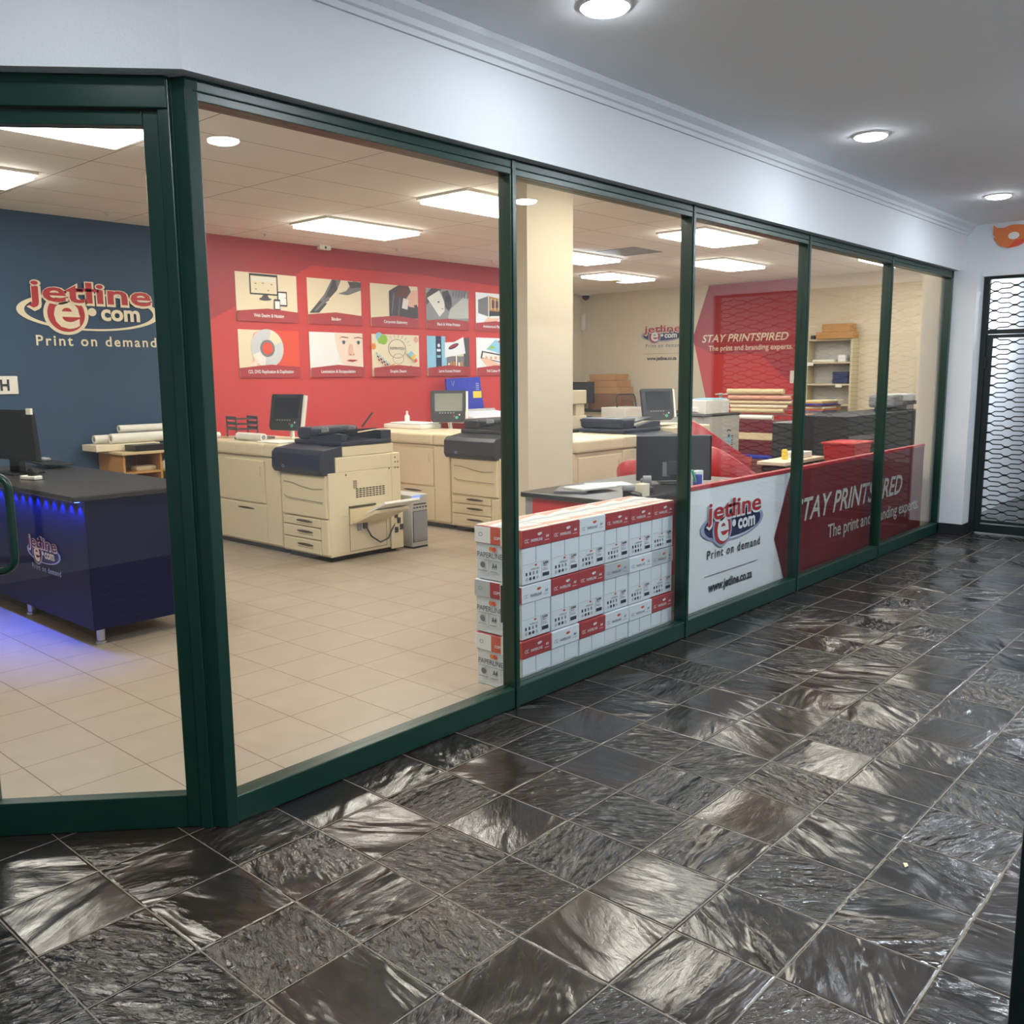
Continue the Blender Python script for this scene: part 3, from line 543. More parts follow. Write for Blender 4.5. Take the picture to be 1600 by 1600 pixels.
# ------------------------------------------------------------------ digital presses
def press(name, label, loc, rz, navy, scr, tray=True, extra=True, left=.93, side=False):
    t = thing(name, label, 'printing press', loc, rz, 'digital presses')
    q = MB(); q.box((.02, .02, .045), (.68, .80, .745), 'cream'); q.box((.02, .10, .745), (.68, .80, .87), 'cream'); q.box((.06, .05, .0), (.64, .76, .045), 'black'); q.build('printer_body', t, bevel=.006)
    MB().rbox((.03, .17, .872), (.665, .74, .955), 'cream', .008).build('scanner_base', t)
    q = MB(); q.prism([(-.035, .735), (-.06, .775), (-.055, .90), (-.02, .935), (.18, .962), (.18, .872), (.10, .872), (.10, .745), (.02, .745), (.02, .735)], .0, .672, navy, 'x'); q.build('control_console', t, bevel=.008)
    lb = MB(); lb.disc((.17, -.0605, .79), X, Z, .018, .012, 'lav', 16, ri=.6); lb.build('badge', t)
    # document feeder: hump on the left, sloping tray with side guides on the right
    q = MB(); q.rbox((.01, .17, .96), (.67, .72, 1.0), navy, .012); q.rbox((.02, .19, 1.0), (.24, .71, 1.10), navy, .03, 3)
    q.prism([(.24, 1.0), (.67, 1.0), (.67, 1.07), (.60, 1.075), (.24, 1.02)], .60, .71, navy, 'y'); q.prism([(.24, 1.0), (.67, 1.0), (.67, 1.055), (.55, 1.06), (.24, 1.02)], .18, .235, navy, 'y'); q.build('document_feeder', t)
    q = MB(); q.prism([(.23, 1.035), (.64, 1.085), (.64, 1.095), (.23, 1.05)], .26, .58, 'dgrey', 'y'); q.build('feeder_tray', t)
    for y in (.27, .56): MB().rbox((.27, y, 1.05), (.36, y+.02, 1.10), 'grey', .006).build('paper_guide', t)
    q = MB(); q.rbox((.045, -.005, .37), (.665, .03, .728), 'cream', .012, 3)
    gr = [(.09, .65), (.20, .645), (.34, .62), (.48, .605), (.62, .615)]
    q.tube([(x, -.006, z) for x, z in gr], .004, 'cream2', 6); q.tube([(.09, -.006, .53), (.13, -.006, .512), (.3, -.006, .505), (.63, -.006, .50)], .006, 'cream2', 6); q.tube([(.09, -.008, .535), (.13, -.008, .518), (.3, -.008, .511), (.63, -.008, .506)], .0025, 'groove', 6); q.tube([(x, -.008, z+.004) for x, z in gr], .0022, 'groove', 6)
    q.build('front_cover', t)
    for z0, z1 in ((.287, .357), (.182, .277), (.06, .172)):
        d = MB(); d.rbox((.045, 0, z0), (.575, .025, z1), 'cream', .006); dd = d.build('drawer', t)
        h = MB(); zc = z0+(z1-z0)*.6; h.disc((.36, -.0035, zc), X, Z, .115, .012, 'groove', 24); h.rbox((.25, -.008, zc-.02), (.47, .0, zc-.012), 'cream2', .003); h.build('handle', dd)
    MB().rbox((.582, .0, .06), (.676, .03, .36), 'cream', .01).build('corner_post', t)
    s = MB()      # right-hand side details
    for k in range(9):
        for l in range(5): s.box((.6805, .30+.036*k, .52+.017*l), (.683, .325+.036*k, .529+.017*l), 'groove')
    for k in range(3):
        for l in range(6): s.box((.6805, .275+.014*k, .60+.012*l), (.683, .284+.014*k, .606+.012*l), 'groove')
    for y, z in ((.20, .72), (.74, .83), (.74, .79), (.77, .79), (.74, .74), (.77, .74), (.67, .74)): s.disc((.6815, y, z), Y, Z, .008, .008, 'groove', 10)
    s.box((.6805, .695, .40), (.682, .698, .86), 'cream2'); s.box((.6805, .12, .372), (.682, .79, .376), 'cream2')
    s.add([(.6818, y, z) for y, z in ((.22, .07), (.62, .07), (.62, .074), (.22, .074))], [(0, 1, 2, 3)], 'groove'); s.box((.6805, .22, .07), (.682, .223, .46), 'groove'); s.box((.6805, .62, .07), (.682, .623, .36), 'groove'); s.build('side_vents', t)
    if tray:
        q = MB(); q.prism([(.684, .44), (.70, .43), (.70, .30), (.684, .30)], .22, .62, 'cream2', 'y'); q.box((.682, .22, .44), (.70, .5, .455), 'groove')
        q.prism([(.69, .33), (.705, .305), (.99, .42), (.98, .445)], .25, .62, 'cream', 'y'); q.prism([(.80, .40), (.81, .385), (1.08, .50), (1.07, .52)], .28, .66, 'white', 'y'); q.build('bypass_tray', t, bevel=.003)
        q = MB(); q.tube([(.69, .38, .28), (.72, .42, .18), (.74, .50, .12), (.73, .60, .14), (.70, .68, .22), (.69, .72, .27)], .008, 'dgrey', 6); q.box((.682, .36, .25), (.70, .40, .30), 'dgrey'); q.box((.682, .30, .24), (.695, .34, .30), 'grey'); q.build('power_cord', t)
        for y, z in ((.70, .30), (.73, .25), (.70, .17), (.76, .19)): MB().rbox((.682, y, z), (.71, y+.035, z+.05), 'dgrey', .004).build('connector', t)
        q = MB(); q.rbox((.682, .66, .03), (.70, .80, .36), 'cream', .006); q.build('rear_panel', t)
    # finisher to the left of the printer
    q = MB(); q.box((-left, .03, .045), (.012, .72, .835), 'cream'); q.box((-left+.05, .06, .0), (0, .68, .045), 'black'); q.build('finisher_body', t, bevel=.006)
    MB().rbox((-left-.01, -.005, .84), (-.222, .73, .955), 'cream', .025, 3).build('finisher_lid', t); MB().rbox((-.218, .0, .84), (.012, .72, .955), 'cream', .02, 3).build('bridge_lid', t)
    d = MB(); d.rbox((-left+.03, .012, .42), (-.235, .045, .80), 'cream', .008); dd = d.build('finisher_door', t); MB().rbox((-.30, .006, .66), (-.28, .014, .75), 'cream2', .004).build('handle', dd)
    d = MB(); d.rbox((-left+.02, .015, .06), (-.225, .045, .405), 'cream', .008); dd = d.build('finisher_door', t); MB().disc((-.55, .0135, .36), X, Z, .14, .010, 'groove', 20).build('handle', dd)
    MB().rbox((-.215, .008, .06), (.008, .045, .83), 'cream', .012).build('bridge_panel', t)
    if side: MB().rbox((.70, .05, .0), (1.45, .68, .99), 'cream', .012).build('output_module', t)
    # tilted touch screen on an arm
    if scr:
        ux, uy, ur, m = scr
        a = bpy.data.objects.new('touch_screen', None); C.objects.link(a); a.parent = t; a.location = (ux, uy, 1.03); a.rotation_euler = (math.radians(-12), 0, ur)
        o = [(-.215, .02), (-.19, -.0), (.16, .0), (.19, .02), (.215, .335), (-.19, .345)]
        q = MB(); q.prism([(-.17, 0), (.15, 0), (.18, .03), (.195, .33), (.185, .345), (-.185, .345), (-.195, .33), (-.19, .03)], -.02, .02, 'dgrey', 'y'); q.build('housing', a, bevel=.006)
        q = MB(); q.poly([(-.145, -.0212, .115), (.15, -.0212, .115), (.155, -.0212, .31), (-.15, -.0212, .31)], m); q.build('screen', a)
        MB().disc((.09, -.022, .045), X, Z, .017, .017, 'btn', 14).build('start_button', a); MB().disc((.12, -.022, .075), X, Z, .009, .009, 'white', 10).build('clear_button', a); MB().disc((.06, -.022, .06), X, Z, .008, .008, 'redor', 10).build('stop_button', a); q = MB()
        for k in range(6): q.box((-.10+.03*k, -.0222, .093), (-.085+.03*k, -.021, .100), 'gr_l')
        q.build('key_row', a); MB().rbox((.19, -.02, .03), (.215, .02, .335), 'white', .006).build('side_rail', a)
        MB().tube([(.0, .03, .12), (.0, .08, .06), (0.02, .09, -.075)], .022, 'white', 10).build('arm', a)
    return t
press('digital_press', 'nearest cream press with navy top and unfolded side tray', (4.5, 4.035, 0), -PI/2, 'navy', (-.62, .52, .25, 'screen'), left=1.45)
press('digital_press', 'cream press with dark grey top, behind the nearest press', (6.32, 3.80, 0), -PI/2, 'dgrey', (-.66, .66, .75, 'screen_l'), tray=False, left=1.4)
press('digital_press', 'cream press with navy top behind the desk, right of the column', (7.28, 2.2, 0), 0, 'navy', (1.22, .55, -.5, 'screen'), tray=False, side=True)
t = thing('computer_tower', 'grey computer tower with a blue light standing on the floor beside the nearest press', 'computer', (5.39, 3.32, 0))
MB().rbox((0, 0, .01), (.19, .42, .48), 'gr_l', .008).build('case', t); q = MB(); q.box((.015, -.008, .06), (.175, 0, .33), 'grey'); q.box((.01, -.004, .055), (.18, 0, .335), 'black'); q.build('front_door', t)
q = MB(); q.box((.02, -.004, .39), (.17, 0, .40), 'black'); [q.box((.02+.035*k, -.004, .36), (.04+.035*k, 0, .372), 'dgrey') for k in range(5)]; q.build('drive_slot', t); MB().box((.01, -.003, .445), (.10, .0, .475), 'e_blue').build('indicator', t); MB().box((.01, -.006, .0), (.18, .4, .01), 'black').build('base', t)
# things on the first press
roll((4.64, 4.85, .994), (4.64, 4.44, .994), .035, 'white paper roll lying on the nearest press below its touch screen', grp='rolls on presses')
tag(MB().rbox((0, 0, 0), (.24, .34, .012), 'paper', .003).build('paper_stack', loc=(4.55, 4.08, .957)), 'loose white papers on the nearest press beside the roll', 'papers')
tag(MB().rbox((0, 0, 0), (.3, .22, .02), 'p_grey', .004).build('paper_stack', loc=(4.66, 4.74, .957)), 'grey booklets on the far left end of the nearest press', 'booklets')
t = thing('letter_tray', 'dark wire letter tray at the red wall, right beside the door post', 'letter tray', (4.78, 5.12, .957), -.2)
q = MB()
for z in (.07, .12, .17):
    for a in range(6): q.box((.0, .05*a, z), (.22, .05*a+.012, z+.006), 'p_dark')
    q.box((0, 0, z), (.012, .262, z+.03), 'p_dark'); q.box((.21, 0, z), (.222, .262, z+.03), 'p_dark')
for x in (0, .21): q.box((x, .0, 0), (x+.012, .012, .2), 'p_dark'); q.box((x, .25, 0), (x+.012, .262, .2), 'p_dark')
q.build('tray_frame', t)
tag(MB().cyl((0, 0, 0), (.08, -.05, .12), .008, 'dgrey').build('marker_pen', loc=(5.02, 3.52, 1.10)), 'dark pen sticking up behind the navy document feeder', 'pen')
t = thing('desktop_scanner', 'flat white desktop scanner on the second press under the disc posters', 'scanner', (6.72, 4.62, .957)); MB().rbox((0, 0, 0), (.3, .62, .045), 'white', .01).build('body', t); MB().rbox((.01, .02, .047), (.29, .52, .065), 'wht_print', .006).build('lid', t); MB().box((.05, .54, .046), (.25, .6, .05), 'ltblue').build('button_panel', t)
t = thing('glue_bottle', 'small white bottle with a dark cable behind the flat scanner', 'bottle', (6.9, 5.0, 1.022)); 
MB().tube([(0, 0, 0), (0, 0, .06), (0, 0, .075), (0, 0, .08), (0, 0, .10)], [.028, .028, .02, .012, .01], 'white', 14).build('body', t); MB().cyl((0, 0, .10), (0, 0, .12), .012, 'creamp', 10).build('cap', t); t.location = (6.88, 5.02, 1.0225)
bb = thing('sample_board', 'royal blue board with a yellow label leaning on the red wall behind the second press', 'board', (8.38, 5.88, .99)); bb.rotation_euler = (-.06, 0, 0)
q = MB(); q.add([(0, 0, 0), (.68, 0, -.02), (.62, 0, .52), (-.02, 0, .50), (0, .02, 0), (.68, .02, -.02), (.62, .02, .52), (-.02, .02, .50)], [(0, 1, 2, 3), (7, 6, 5, 4), (0, 4, 5, 1), (1, 5, 6, 2), (2, 6, 7, 3), (3, 7, 4, 0)], 'blueb'); q.build('panel', bb)
MB().box((.47, -.003, .24), (.63, 0, .33), 'yellow').build('label', bb); q = MB(); [q.box((.53, -.003, .35+.025*k), (.59, 0, .362+.025*k), 'lav') for k in range(4)]; q.tube([(.07, -.002, .47), (.10, -.002, .40), (.13, -.002, .47)], .004, 'lav', 6); q.build('print_marks', bb)
t = thing('plan_table', 'low pale table with a glass top holding the blue board by the red wall', 'table', (8.2, 5.32, 0)); MB().rbox((0, 0, .93), (1.1, .72, .965), 'gr_l', .006).build('tabletop', t)
for x, y in ((.05, .05), (1.0, .05), (.05, .62), (1.0, .62)): MB().box((x, y, 0), (x+.05, y+.05, .93), 'grey').build('leg', t)
t = thing('paper_trimmer', 'white sloping paper trimmer in front of the blue board', 'paper trimmer', (8.33, 5.40, .966)); MB().prism([(0, 0), (.42, 0), (.42, .10), (0, .04)], 0, .85, 'wht_print', 'x').build('bed', t); MB().box((.02, .40, .10), (.83, .43, .125), 'gr_l').build('blade_rail', t); t.location = (8.3, 5.36, .966)

# ------------------------------------------------------------------ paper cartons behind the second pane
top = ['carton_r', 'carton_r', 'carton', 'carton_r', 'carton_r', 'carton_r']; mid = ['carton', 'carton_r', 'carton_r', 'carton_g', 'carton', 'carton_g']; low = ['carton_r', 'carton', 'carton_r', 'carton', 'carton', 'carton_r']
BW, BD, BH = .2228, .305, .2665
def body_mesh():
    q = MB(); q.rbox((.003, .003, 0), (BW-.003, BD-.003, BH-.012), 'carton', .003, 1); return q
def side_marks():
    q = MB(); f = .0015
    q.box((.104, f, .10), (.1055, f+.003, .186), 'grey'); q.box((.01, f, .098), (.21, f+.003, .0992), 'gr_l'); q.box((.148, f, .015), (.149, f+.003, .098), 'gr_l')
    q.disc((.10, f-.001, .088), X, Z, .007, .005, 'redor', 10); q.disc((.107, f-.001, .0885), X, Z, .004, .005, 'orange', 10)
    text(q, 'PAPERLINE', (.062, f, .066), X, Z, .06, .009, 'p_grey', .01); text(q, '2,500', (.155, f, .083), X, Z, .042, .012, 'ink', .04); text(q, 'SHEETS', (.155, f, .072), X, Z, .03, .006, 'redp', .02)
    for k in range(4):
        x = .035+.026*k
        q.box((x-.005, f-.001, .043), (x+.004, f+.002, .058), 'ink' if k < 2 else 'grey'); q.disc((x, f-.001, .026), X, Z, .0085, .0085, 'ink' if k in (1, 2) else 'gr_l', 12)
    for k in range(12): q.box((.155+.0042*k, f, .022), (.157+.0042*k+.001*(k % 3 == 0), f+.003, .040), 'ink')
    q.box((.155, f, .052), (.195, f+.003, .055), 'grey'); q.box((.155, f, .060), (.185, f+.003, .062), 'grey'); return q
def lid_marks(red):
    q = MB(); f = -.0022; m = 'wht_print' if red else 'p_grey'; c = 'wht_print' if red else 'redor'
    q.disc((.125, f, .058), X, Z, .013, .007, c, 12); q.disc((.137, f, .060), X, Z, .008, .006, 'wht_print' if red else 'orange', 12)
    text(q, 'PAPERLINE', (.062, f, .026), X, Z, .085, .014, m, .01); text(q, 'A4', (.172, f, .036), X, Z, .022, .014, m, .03); q.disc((.026, f, .034), X, Z, .009, .009, m, 14, ri=.75); q.disc((.042, f, .034), X, Z, .009, .009, m, 14, a0=.8, a1=5.5, ri=.75); q.box((.165, f, .022), (.20, f+.002, .024), m); return q
def end_marks(z, lc):
    q = MB(); f = .0005; U = -Y
    def R(y0, y1, z0, z1, m): q.box((f-.003, y0, z0), (f, y1, z1), m)
    text(q, 'PAPERLINE', (f, .290, .110), U, Z, .165, .026, 'p_dark', .0); q.disc((f-.002, .178, .155), U, Z, .014, .012, 'redor', 14); q.disc((f-.002, .200, .155), U, Z, .012, .012, 'orange', 14)
    q.disc((f-.002, .255, .072), U, Z, .017, .015, 'p_grey', 14); text(q, 'A4', (f, .195, .06), U, Z, .034, .026, 'p_dark', .03); q.disc((f-.002, .10, .072), U, Z, .02, .018, 'grey', 14, ri=.85); R(.08, .12, .03, .045, 'p_grey')
    R(.02, .285, .100, .1015, 'grey'); R(.215, .216, .03, .10, 'gr_l'); R(.14, .141, .03, .10, 'gr_l'); R(.225, .285, .042, .045, 'grey'); R(.16, .205, .042, .045, 'grey'); return q
def lid_end(lc):
    q = MB(); f = -.004; U = -Y
    a, b = ('carton_g', 'carton_r') if lc == 'mid' else ('wht_print', 'carton_o')
    q.box((f, .20, .004), (f+.003, BD, .083), a); q.box((f, -.002, .004), (f+.003, .20, .083), b)
    text(q, 'COPY', (f, .175, .028), U, Z, .045, .014, 'wht_print', .03); q.disc((f-.001, .265, .045), U, Z, .014, .01, 'grey', 12, ri=.7); text(q, 'PAPER', (f, .09, .025), U, Z, .06, .012, 'wht_print', .02); return q
bm_ = body_mesh().build('proto'); sm_ = side_marks().build('proto'); lm_ = {True: lid_marks(True).build('proto'), False: lid_marks(False).build('proto')}
lids = {}
for c in ('carton', 'carton_r', 'carton_g'):
    q = MB(); q.rbox((.0, -.002, 0), (BW, BD+.002, .087), c, .003, 1); o = q.build('proto'); lids[c] = o.data; C.objects.unlink(o)
tp = MB(); zt = .0885
tp.poly([(.002, .0, zt), (BW-.003, .0, zt), (BW-.003, .303, zt), (.002, .303, zt)], 'paper'); zt = .0892; tp.poly([(.002, .22, zt), (.002, .28, zt), (BW-.003, .30, zt), (BW-.003, .27, zt)][::-1], 'pale_r'); tp.poly([(.002, .03, zt), (.002, .09, zt), (BW-.003, .05, zt), (BW-.003, .03, zt)][::-1], 'pale_r'); tp.poly([(.002, .15, zt), (.002, .18, zt), (.1, .20, zt), (BW-.003, .17, zt), (BW-.003, .15, zt)][::-1], 'carton_g')
tp = tp.build('proto')
for o in (bm_, sm_, lm_[True], lm_[False], tp): C.objects.unlink(o)
col_words = ['leftmost column by the mullion', 'second column from left', 'third column from left', 'fourth column from left', 'fifth column from left', 'rightmost column by the desk panel']
lid_words = {'carton_r': 'red lid', 'carton': 'white lid', 'carton_g': 'grey lid'}
def part(me, parent, name, loc=(0, 0, 0)):
    o = bpy.data.objects.new(name, me); C.objects.link(o); o.parent = parent; o.location = loc; return o
rr = random.Random(3)
for k, (row, rw, nm) in enumerate(((low, 'bottom', 'low'), (mid, 'middle', 'mid'), (top, 'top', 'top'))):
    for i in range(6):
        jx = rr.uniform(-.0012, .0012); jy = rr.uniform(-.003, .003)+(.0 if k != 1 else .004)
        t = thing('paper_carton', 'white paper carton with %s, %s row, %s' % (lid_words[row[i]], rw, col_words[i]), 'carton', (3.176+.2243*i+jx*.3, .088+jy, BH*k+.0038*k), group='paper cartons stacked behind the second pane')
        part(bm_.data, t, 'carton_body'); part(sm_.data, t, 'printed_label'); ld = part(lids[row[i]], t, 'lid', (0, 0, BH-.0885)); part(lm_[row[i] == 'carton_r'].data, ld, 'lid_print')
        if k == 2: part(tp.data, ld, 'lid_top_print')
        if i == 0: end_marks(0, nm).build('end_print', t); e = lid_end(nm).build('lid_end_print', ld); s_ = MB(); s_.box((-.006, .118, .0), (-.003, .132, .09), 'white'); s_.box((-.006, .118, .088), (BW, .132, .0915), 'white'); s_.build('strap', ld)
        elif k == 2: MB().box((0, .118, .087), (BW, .132, .0905), 'white').build('strap', ld)
t = thing('door_lock', 'black lock with a hooked lever on the inner side of the first thin mullion', 'lock', (3.064, .075, .40))
MB().rbox((0, .0, -.02), (.016, .05, .16), 'black', .004).build('case', t); MB().tube([(.012, .02, .13), (.04, .015, .125), (.05, .012, .08), (.05, .012, .03)], .007, 'black', 8).build('lever', t); MB().rbox((0, 0, .28), (.012, .03, .34), 'black', .004).build('keeper', t)

# ------------------------------------------------------------------ desk and printed desk panel behind panes 3 to 5
t = thing('desk', 'red sided desk with a dark stone top behind the paper cartons', 'desk', (4.46, .42, 0))
MB().rbox((0, 0, .74), (1.55, .80, .775), 'granite', .006).build('desktop', t); MB().box((.03, .03, .0), (.05, .72, .739), 'redb').build('side_panel', t); MB().box((.03, .721, 0), (.06, .78, .739), 'grey').build('leg', t); MB().box((1.48, .04, 0), (1.52, .76, .739), 'redb').build('side_panel', t); MB().box((.06, .74, .2), (1.48, .76, .739), 'redb').build('back_panel', t)
t = thing('desk', 'long narrow desk ledge behind the maroon half of the printed panel', 'desk', (6.12, .18, 0))
MB().rbox((0, 0, .69), (2.8, .45, .72), 'granite', .006).build('desktop', t)
for x in (.02, 1.3, 2.72): MB().box((x, .03, 0), (x+.04, .42, .689), 'dk').build('leg', t)
t = thing('printed_desk_panel', 'long printed panel, white and maroon with emblem and slogan, standing behind panes three to five', 'panel', (0, .12, 0))
q = MB(); q.box((4.70, .0, .0), (8.97, .03, .832), 'wht_print'); q.build('board', t)
MB().rbox((4.695, -.006, .832), (8.975, .036, .858), 'redp', .003).build('red_edge', t)
q = MB(); q.add([(6.12, -.002, .832), (5.885, -.002, .385), (6.10, -.002, .0), (8.97, -.002, .0), (8.97, -.002, .832)], [(0, 1, 2, 3, 4)], 'maroon'); q.build('maroon_field', t)
lg = bpy.data.objects.new('emblem', None); C.objects.link(lg); lg.parent = t
logo(lg, (5.285, -.003, .575), X, Z, .83, 'navyp', 'lav', 'redp', 'wht_print', 'wht_print', 'ink', url='www.jetline.co.za', rule=True)
q = MB(); text(q, 'STAY PRINTSPIRED', (6.19, -.004, .455), X, Z, 2.22, .168, 'gr_l', .015, .28); text(q, 'The print and branding experts.', (6.80, -.004, .262), X, Z, 2.08, .105, 'gr_l', .012); q.build('slogan', t)
# things on the desk
for i, (x, y, r, w_, lab) in enumerate([(4.72, .98, .5, .21, 'grey folder under the white papers at the far left corner of the desk'), (4.80, .90, -.2, .2, 'white papers lying on the far left corner of the desk'), (5.12, .98, -.5, .2, 'pale sheet right of the white papers on the desk')]):
    o = tag(MB().rbox((-.15, -w_/2, 0), (.15, w_/2, .012 if i < 2 else .004), ('p_grey', 'paper', 'wht_print')[i], .002).build('paper_stack', loc=(x, y, .776+(.013 if i == 1 else 0))), lab, 'papers'); o.rotation_euler = (0, 0, r)
t = thing('tape_dispenser', 'grey and black tape dispenser on the dark desk top left of the monitor', 'tape dispenser', (4.98, .58, .776), .7)
MB().rbox((-.10, -.035, 0), (.10, .035, .04), 'dgrey', .012).build('base', t); MB().cyl((-.01, -.025, .062), (-.01, .025, .062), .04, 'grey', 20).build('tape_roll', t); MB().rbox((.06, -.03, .04), (.13, .03, .07), 'p_grey', .01).build('cutter', t)
t = thing('desk_telephone', 'small grey desk telephone in front of the tape dispenser above the carton stack', 'telephone', (4.64, .46, .776), .4); MB().prism([(-.05, 0), (.05, 0), (.05, .05), (-.05, .025)], -.05, .05, 'dgrey', 'x').build('base', t); MB().rbox((-.085, -.03, .05), (-.051, .05, .085), 'grey', .01).build('handset', t); MB().rbox((-.05, -.0, .045), (.05, .05, .055), 'grey', .004).build('keypad', t)
t = thing('monitor', 'black monitor seen from behind on the desk, crossed by the second thin mullion', 'monitor', (5.44, .66, .776), math.radians(-48))
MB().rbox((-.26, 0, .02), (.26, .03, .335), 'black', .006).build('screen_housing', t); MB().box((-.26, -.002, .328), (.26, .0, .335), 'grey').build('top_edge', t); MB().rbox((-.05, -.03, .06), (.05, .0, .16), 'dgrey', .006).build('stand_mount', t); MB().rbox((-.10, -.07, 0), (.10, .10, .015), 'black', .005).build('foot', t); MB().box((-.08, -.002, .05), (-.03, .0, .15), 'grey').build('sticker', t)
tag(MB().rbox((0, 0, 0), (.08, .06, .08), 'creamp', .004).build('note_block', loc=(4.70, .425, .776)), 'cream block of notes beside the second thin mullion above the cartons', 'note block')
t = thing('pen_cup', 'blue cup with a green marker behind the red edge of the printed panel', 'pen cup', (5.28, .24, 0)); 
MB().tube([(0, 0, .776), (0, 0, .87)], .03, 'blueb', 16).build('cup', t); MB().cyl((-.01, 0, .80), (-.07, -.0, .905), .009, 'btn', 8).build('marker', t); MB().box((-.035, -.03, .74), (.035, .035, .776), 'dk').build('stand', t)
t.location = (5.28, .38, 0)
MB().box((-.2, -.16, .70), (.25, .03, .739), 'dk').build('shelf', t)
tag(MB().rbox((0, 0, 0), (.10, .05, .105), 'wht_print', .004).build('card_box', loc=(5.36, .44, .776)), 'small white card box beside the blue pen cup', 'box')
# moulded chairs
def chair(label, loc, rz, hb, ha, k=1.0):
    t = thing('tub_chair', label, 'chair', loc, rz, 'red moulded chairs behind the desk')
    q = MB(); n = 26; vs = []; fs = []
    for i in range(n+1):
        a = math.radians(-125+250*i/n); g = abs(a)/math.radians(125); h = ha+(hb-ha)*(0.5+0.5*math.cos(min(1, g*.98)*PI))
        for (r, z) in ((.26, .40), (.285, .46), (.30, (h+.46)/2), (.31, h), (.285, h+.004), (.272, (h+.46)/2), (.25, .48), (.22, .43)):
            vs.append((-r*k*math.cos(a), r*k*math.sin(a)*.92, z))
    for i in range(n):
        for j in range(8): fs.append([i*8+j, i*8+(j+1) % 8, (i+1)*8+(j+1) % 8, (i+1)*8+j])
    fs += [list(range(8))[::-1], list(range(n*8, n*8+8))]
    q.add(vs, fs, 'chair', True); q.build('shell', t)
    q = MB(); q.disc((0, 0, .44), X, Y, .25*k, .23*k, 'chair', 28); q.disc((0, 0, .40), X, Y, -.25*k, .23*k, 'chair', 28); q.tube([(0, 0, .40), (0, 0, .435)], .235*k, 'chair', 28); q.build('seat', t)
    MB().cyl((0, 0, .04), (0, 0, .40), .028, 'chrome').build('post', t)
    MB().tube([(0, 0, 0), (0, 0, .012), (0, 0, .035), (0, 0, .04)], [.22, .22, .06, .03], 'chrome', 28).build('foot', t)
chair('tall red moulded chair between the monitor and the grey machine', (7.88, 1.70, 0), math.radians(-25), 1.10, .74, 1.2)
chair('lower red moulded chair right of the desk monitor, nearest the printed panel', (7.12, 1.0, 0), math.radians(-25), .92, .56, 1.2)
chair('red moulded chair mostly hidden behind the desk monitor, its tip on the left', (6.62, 1.62, 0), math.radians(5), .82, .55, 1.0)

# ------------------------------------------------------------------ rear right part of the shop
t = thing('wide_printer', 'grey machine with a rounded end and a small dark emblem, under the white box printer', 'printer', (9.88, 3.0, 0))
q = MB(); pts = [(.16*(1-math.cos(a*PI/12)), .16*(1-math.sin(a*PI/12))) for a in range(7)]; q.prism([(0, .6)]+[(p[0], p[1]) for p in pts]+[(.92, 0), (.92, .6)], .04, 1.0, 'gr_l'); q.build('body', t)
MB().rbox((-.01, -.01, 1.0), (.93, .61, 1.022), 'dk', .004).build('top', t); q = MB(); q.disc((.66, -.003, .70), X, Z, .05, .07, 'ltblue', 16); q.disc((.65, -.004, .74), X, Z, .03, .02, 'ink', 12); [q.box((.72+.02*(k % 2), -.003, .56+.028*k), (.76, .0, .572+.028*k), 'ink') for k in range(7)]; q.tube([(.60, -.003, .8), (.64, -.003, .82), (.70, -.003, .80)], .006, 'ink', 6); q.build('emblem', t)
for x in (.1, .8): MB().box((x, .05, 0), (x+.06, .55, .04), 'black').build('foot', t)
t = thing('box_printer', 'small white box printer on top of the rounded grey machine', 'printer', (10.08, 3.08, 1.023)); MB().rbox((0, 0, 0), (.60, .4, .175), 'white', .01).build('body', t); MB().rbox((.22, .02, .176), (.58, .3, .19), 'ltblue', .005).build('lid', t); MB().rbox((-.03, .1, .03), (0, .2, .08), 'white', .004).build('knob', t)
# bench along the right wall
t = thing('side_bench', 'dark topped bench along the cream wall below the small wall emblem', 'bench', (13.28, 5.0, 0))
MB().rbox((0, 0, .86), (.70, 2.95, .89), 'dk', .005).build('top', t); MB().box((.04, .03, .0), (.68, 2.92, .858), 'beige').build('cabinet', t); MB().box((-.002, 2.25, .62), (.042, 2.6, .78), 'p_grey').build('vent', t)
for i, (y0, y1, z0, z1, m, lab) in enumerate([(6.85, 7.42, 1.42, 1.53, 'card', 'topmost flat cardboard box of the stack on the side bench'), (6.80, 7.46, 1.30, 1.415, 'card', 'cardboard box just below the topmost one of the bench stack'), (6.74, 7.44, 1.18, 1.295, 'card', 'third cardboard box from the top of the bench stack'),
        (6.72, 7.40, 1.06, 1.175, 'card_d', 'dark brown box second from the bottom of the bench stack'), (6.72, 7.44, .895, 1.055, 'card_d', 'dark brown box at the bottom of the bench stack')]):
    o = MB(); o.rbox((0, 0, 0), (.42, y1-y0, z1-z0), m, .004); o = tag(o.build('storage_box', loc=(13.46, y0, z0+.0005)), lab, 'box', 'boxes on the side bench')
t = thing('monitor', 'black monitor standing in front of the brown boxes on the side bench', 'monitor', (13.36, 7.27, .891), 0)
MB().rbox((0, -.02, .12), (.03, .5, .50), 'black', .006).build('screen_housing', t); MB().box((.0, .2, 0), (.05, .28, .12), 'black').build('neck', t); MB().rbox((-.05, .1, -.0), (.09, .40, .012), 'black', .004).build('foot', t)
tag(MB().rbox((0, 0, 0), (.3, .24, .16), 'card', .004).build('storage_box', loc=(13.4, 5.02, .891)), 'small cardboard box at the near end of the side bench', 'box')
t = thing('binding_machine', 'cream binding machine with black fittings beside the square column', 'machine', (10.45, 5.45, 0))
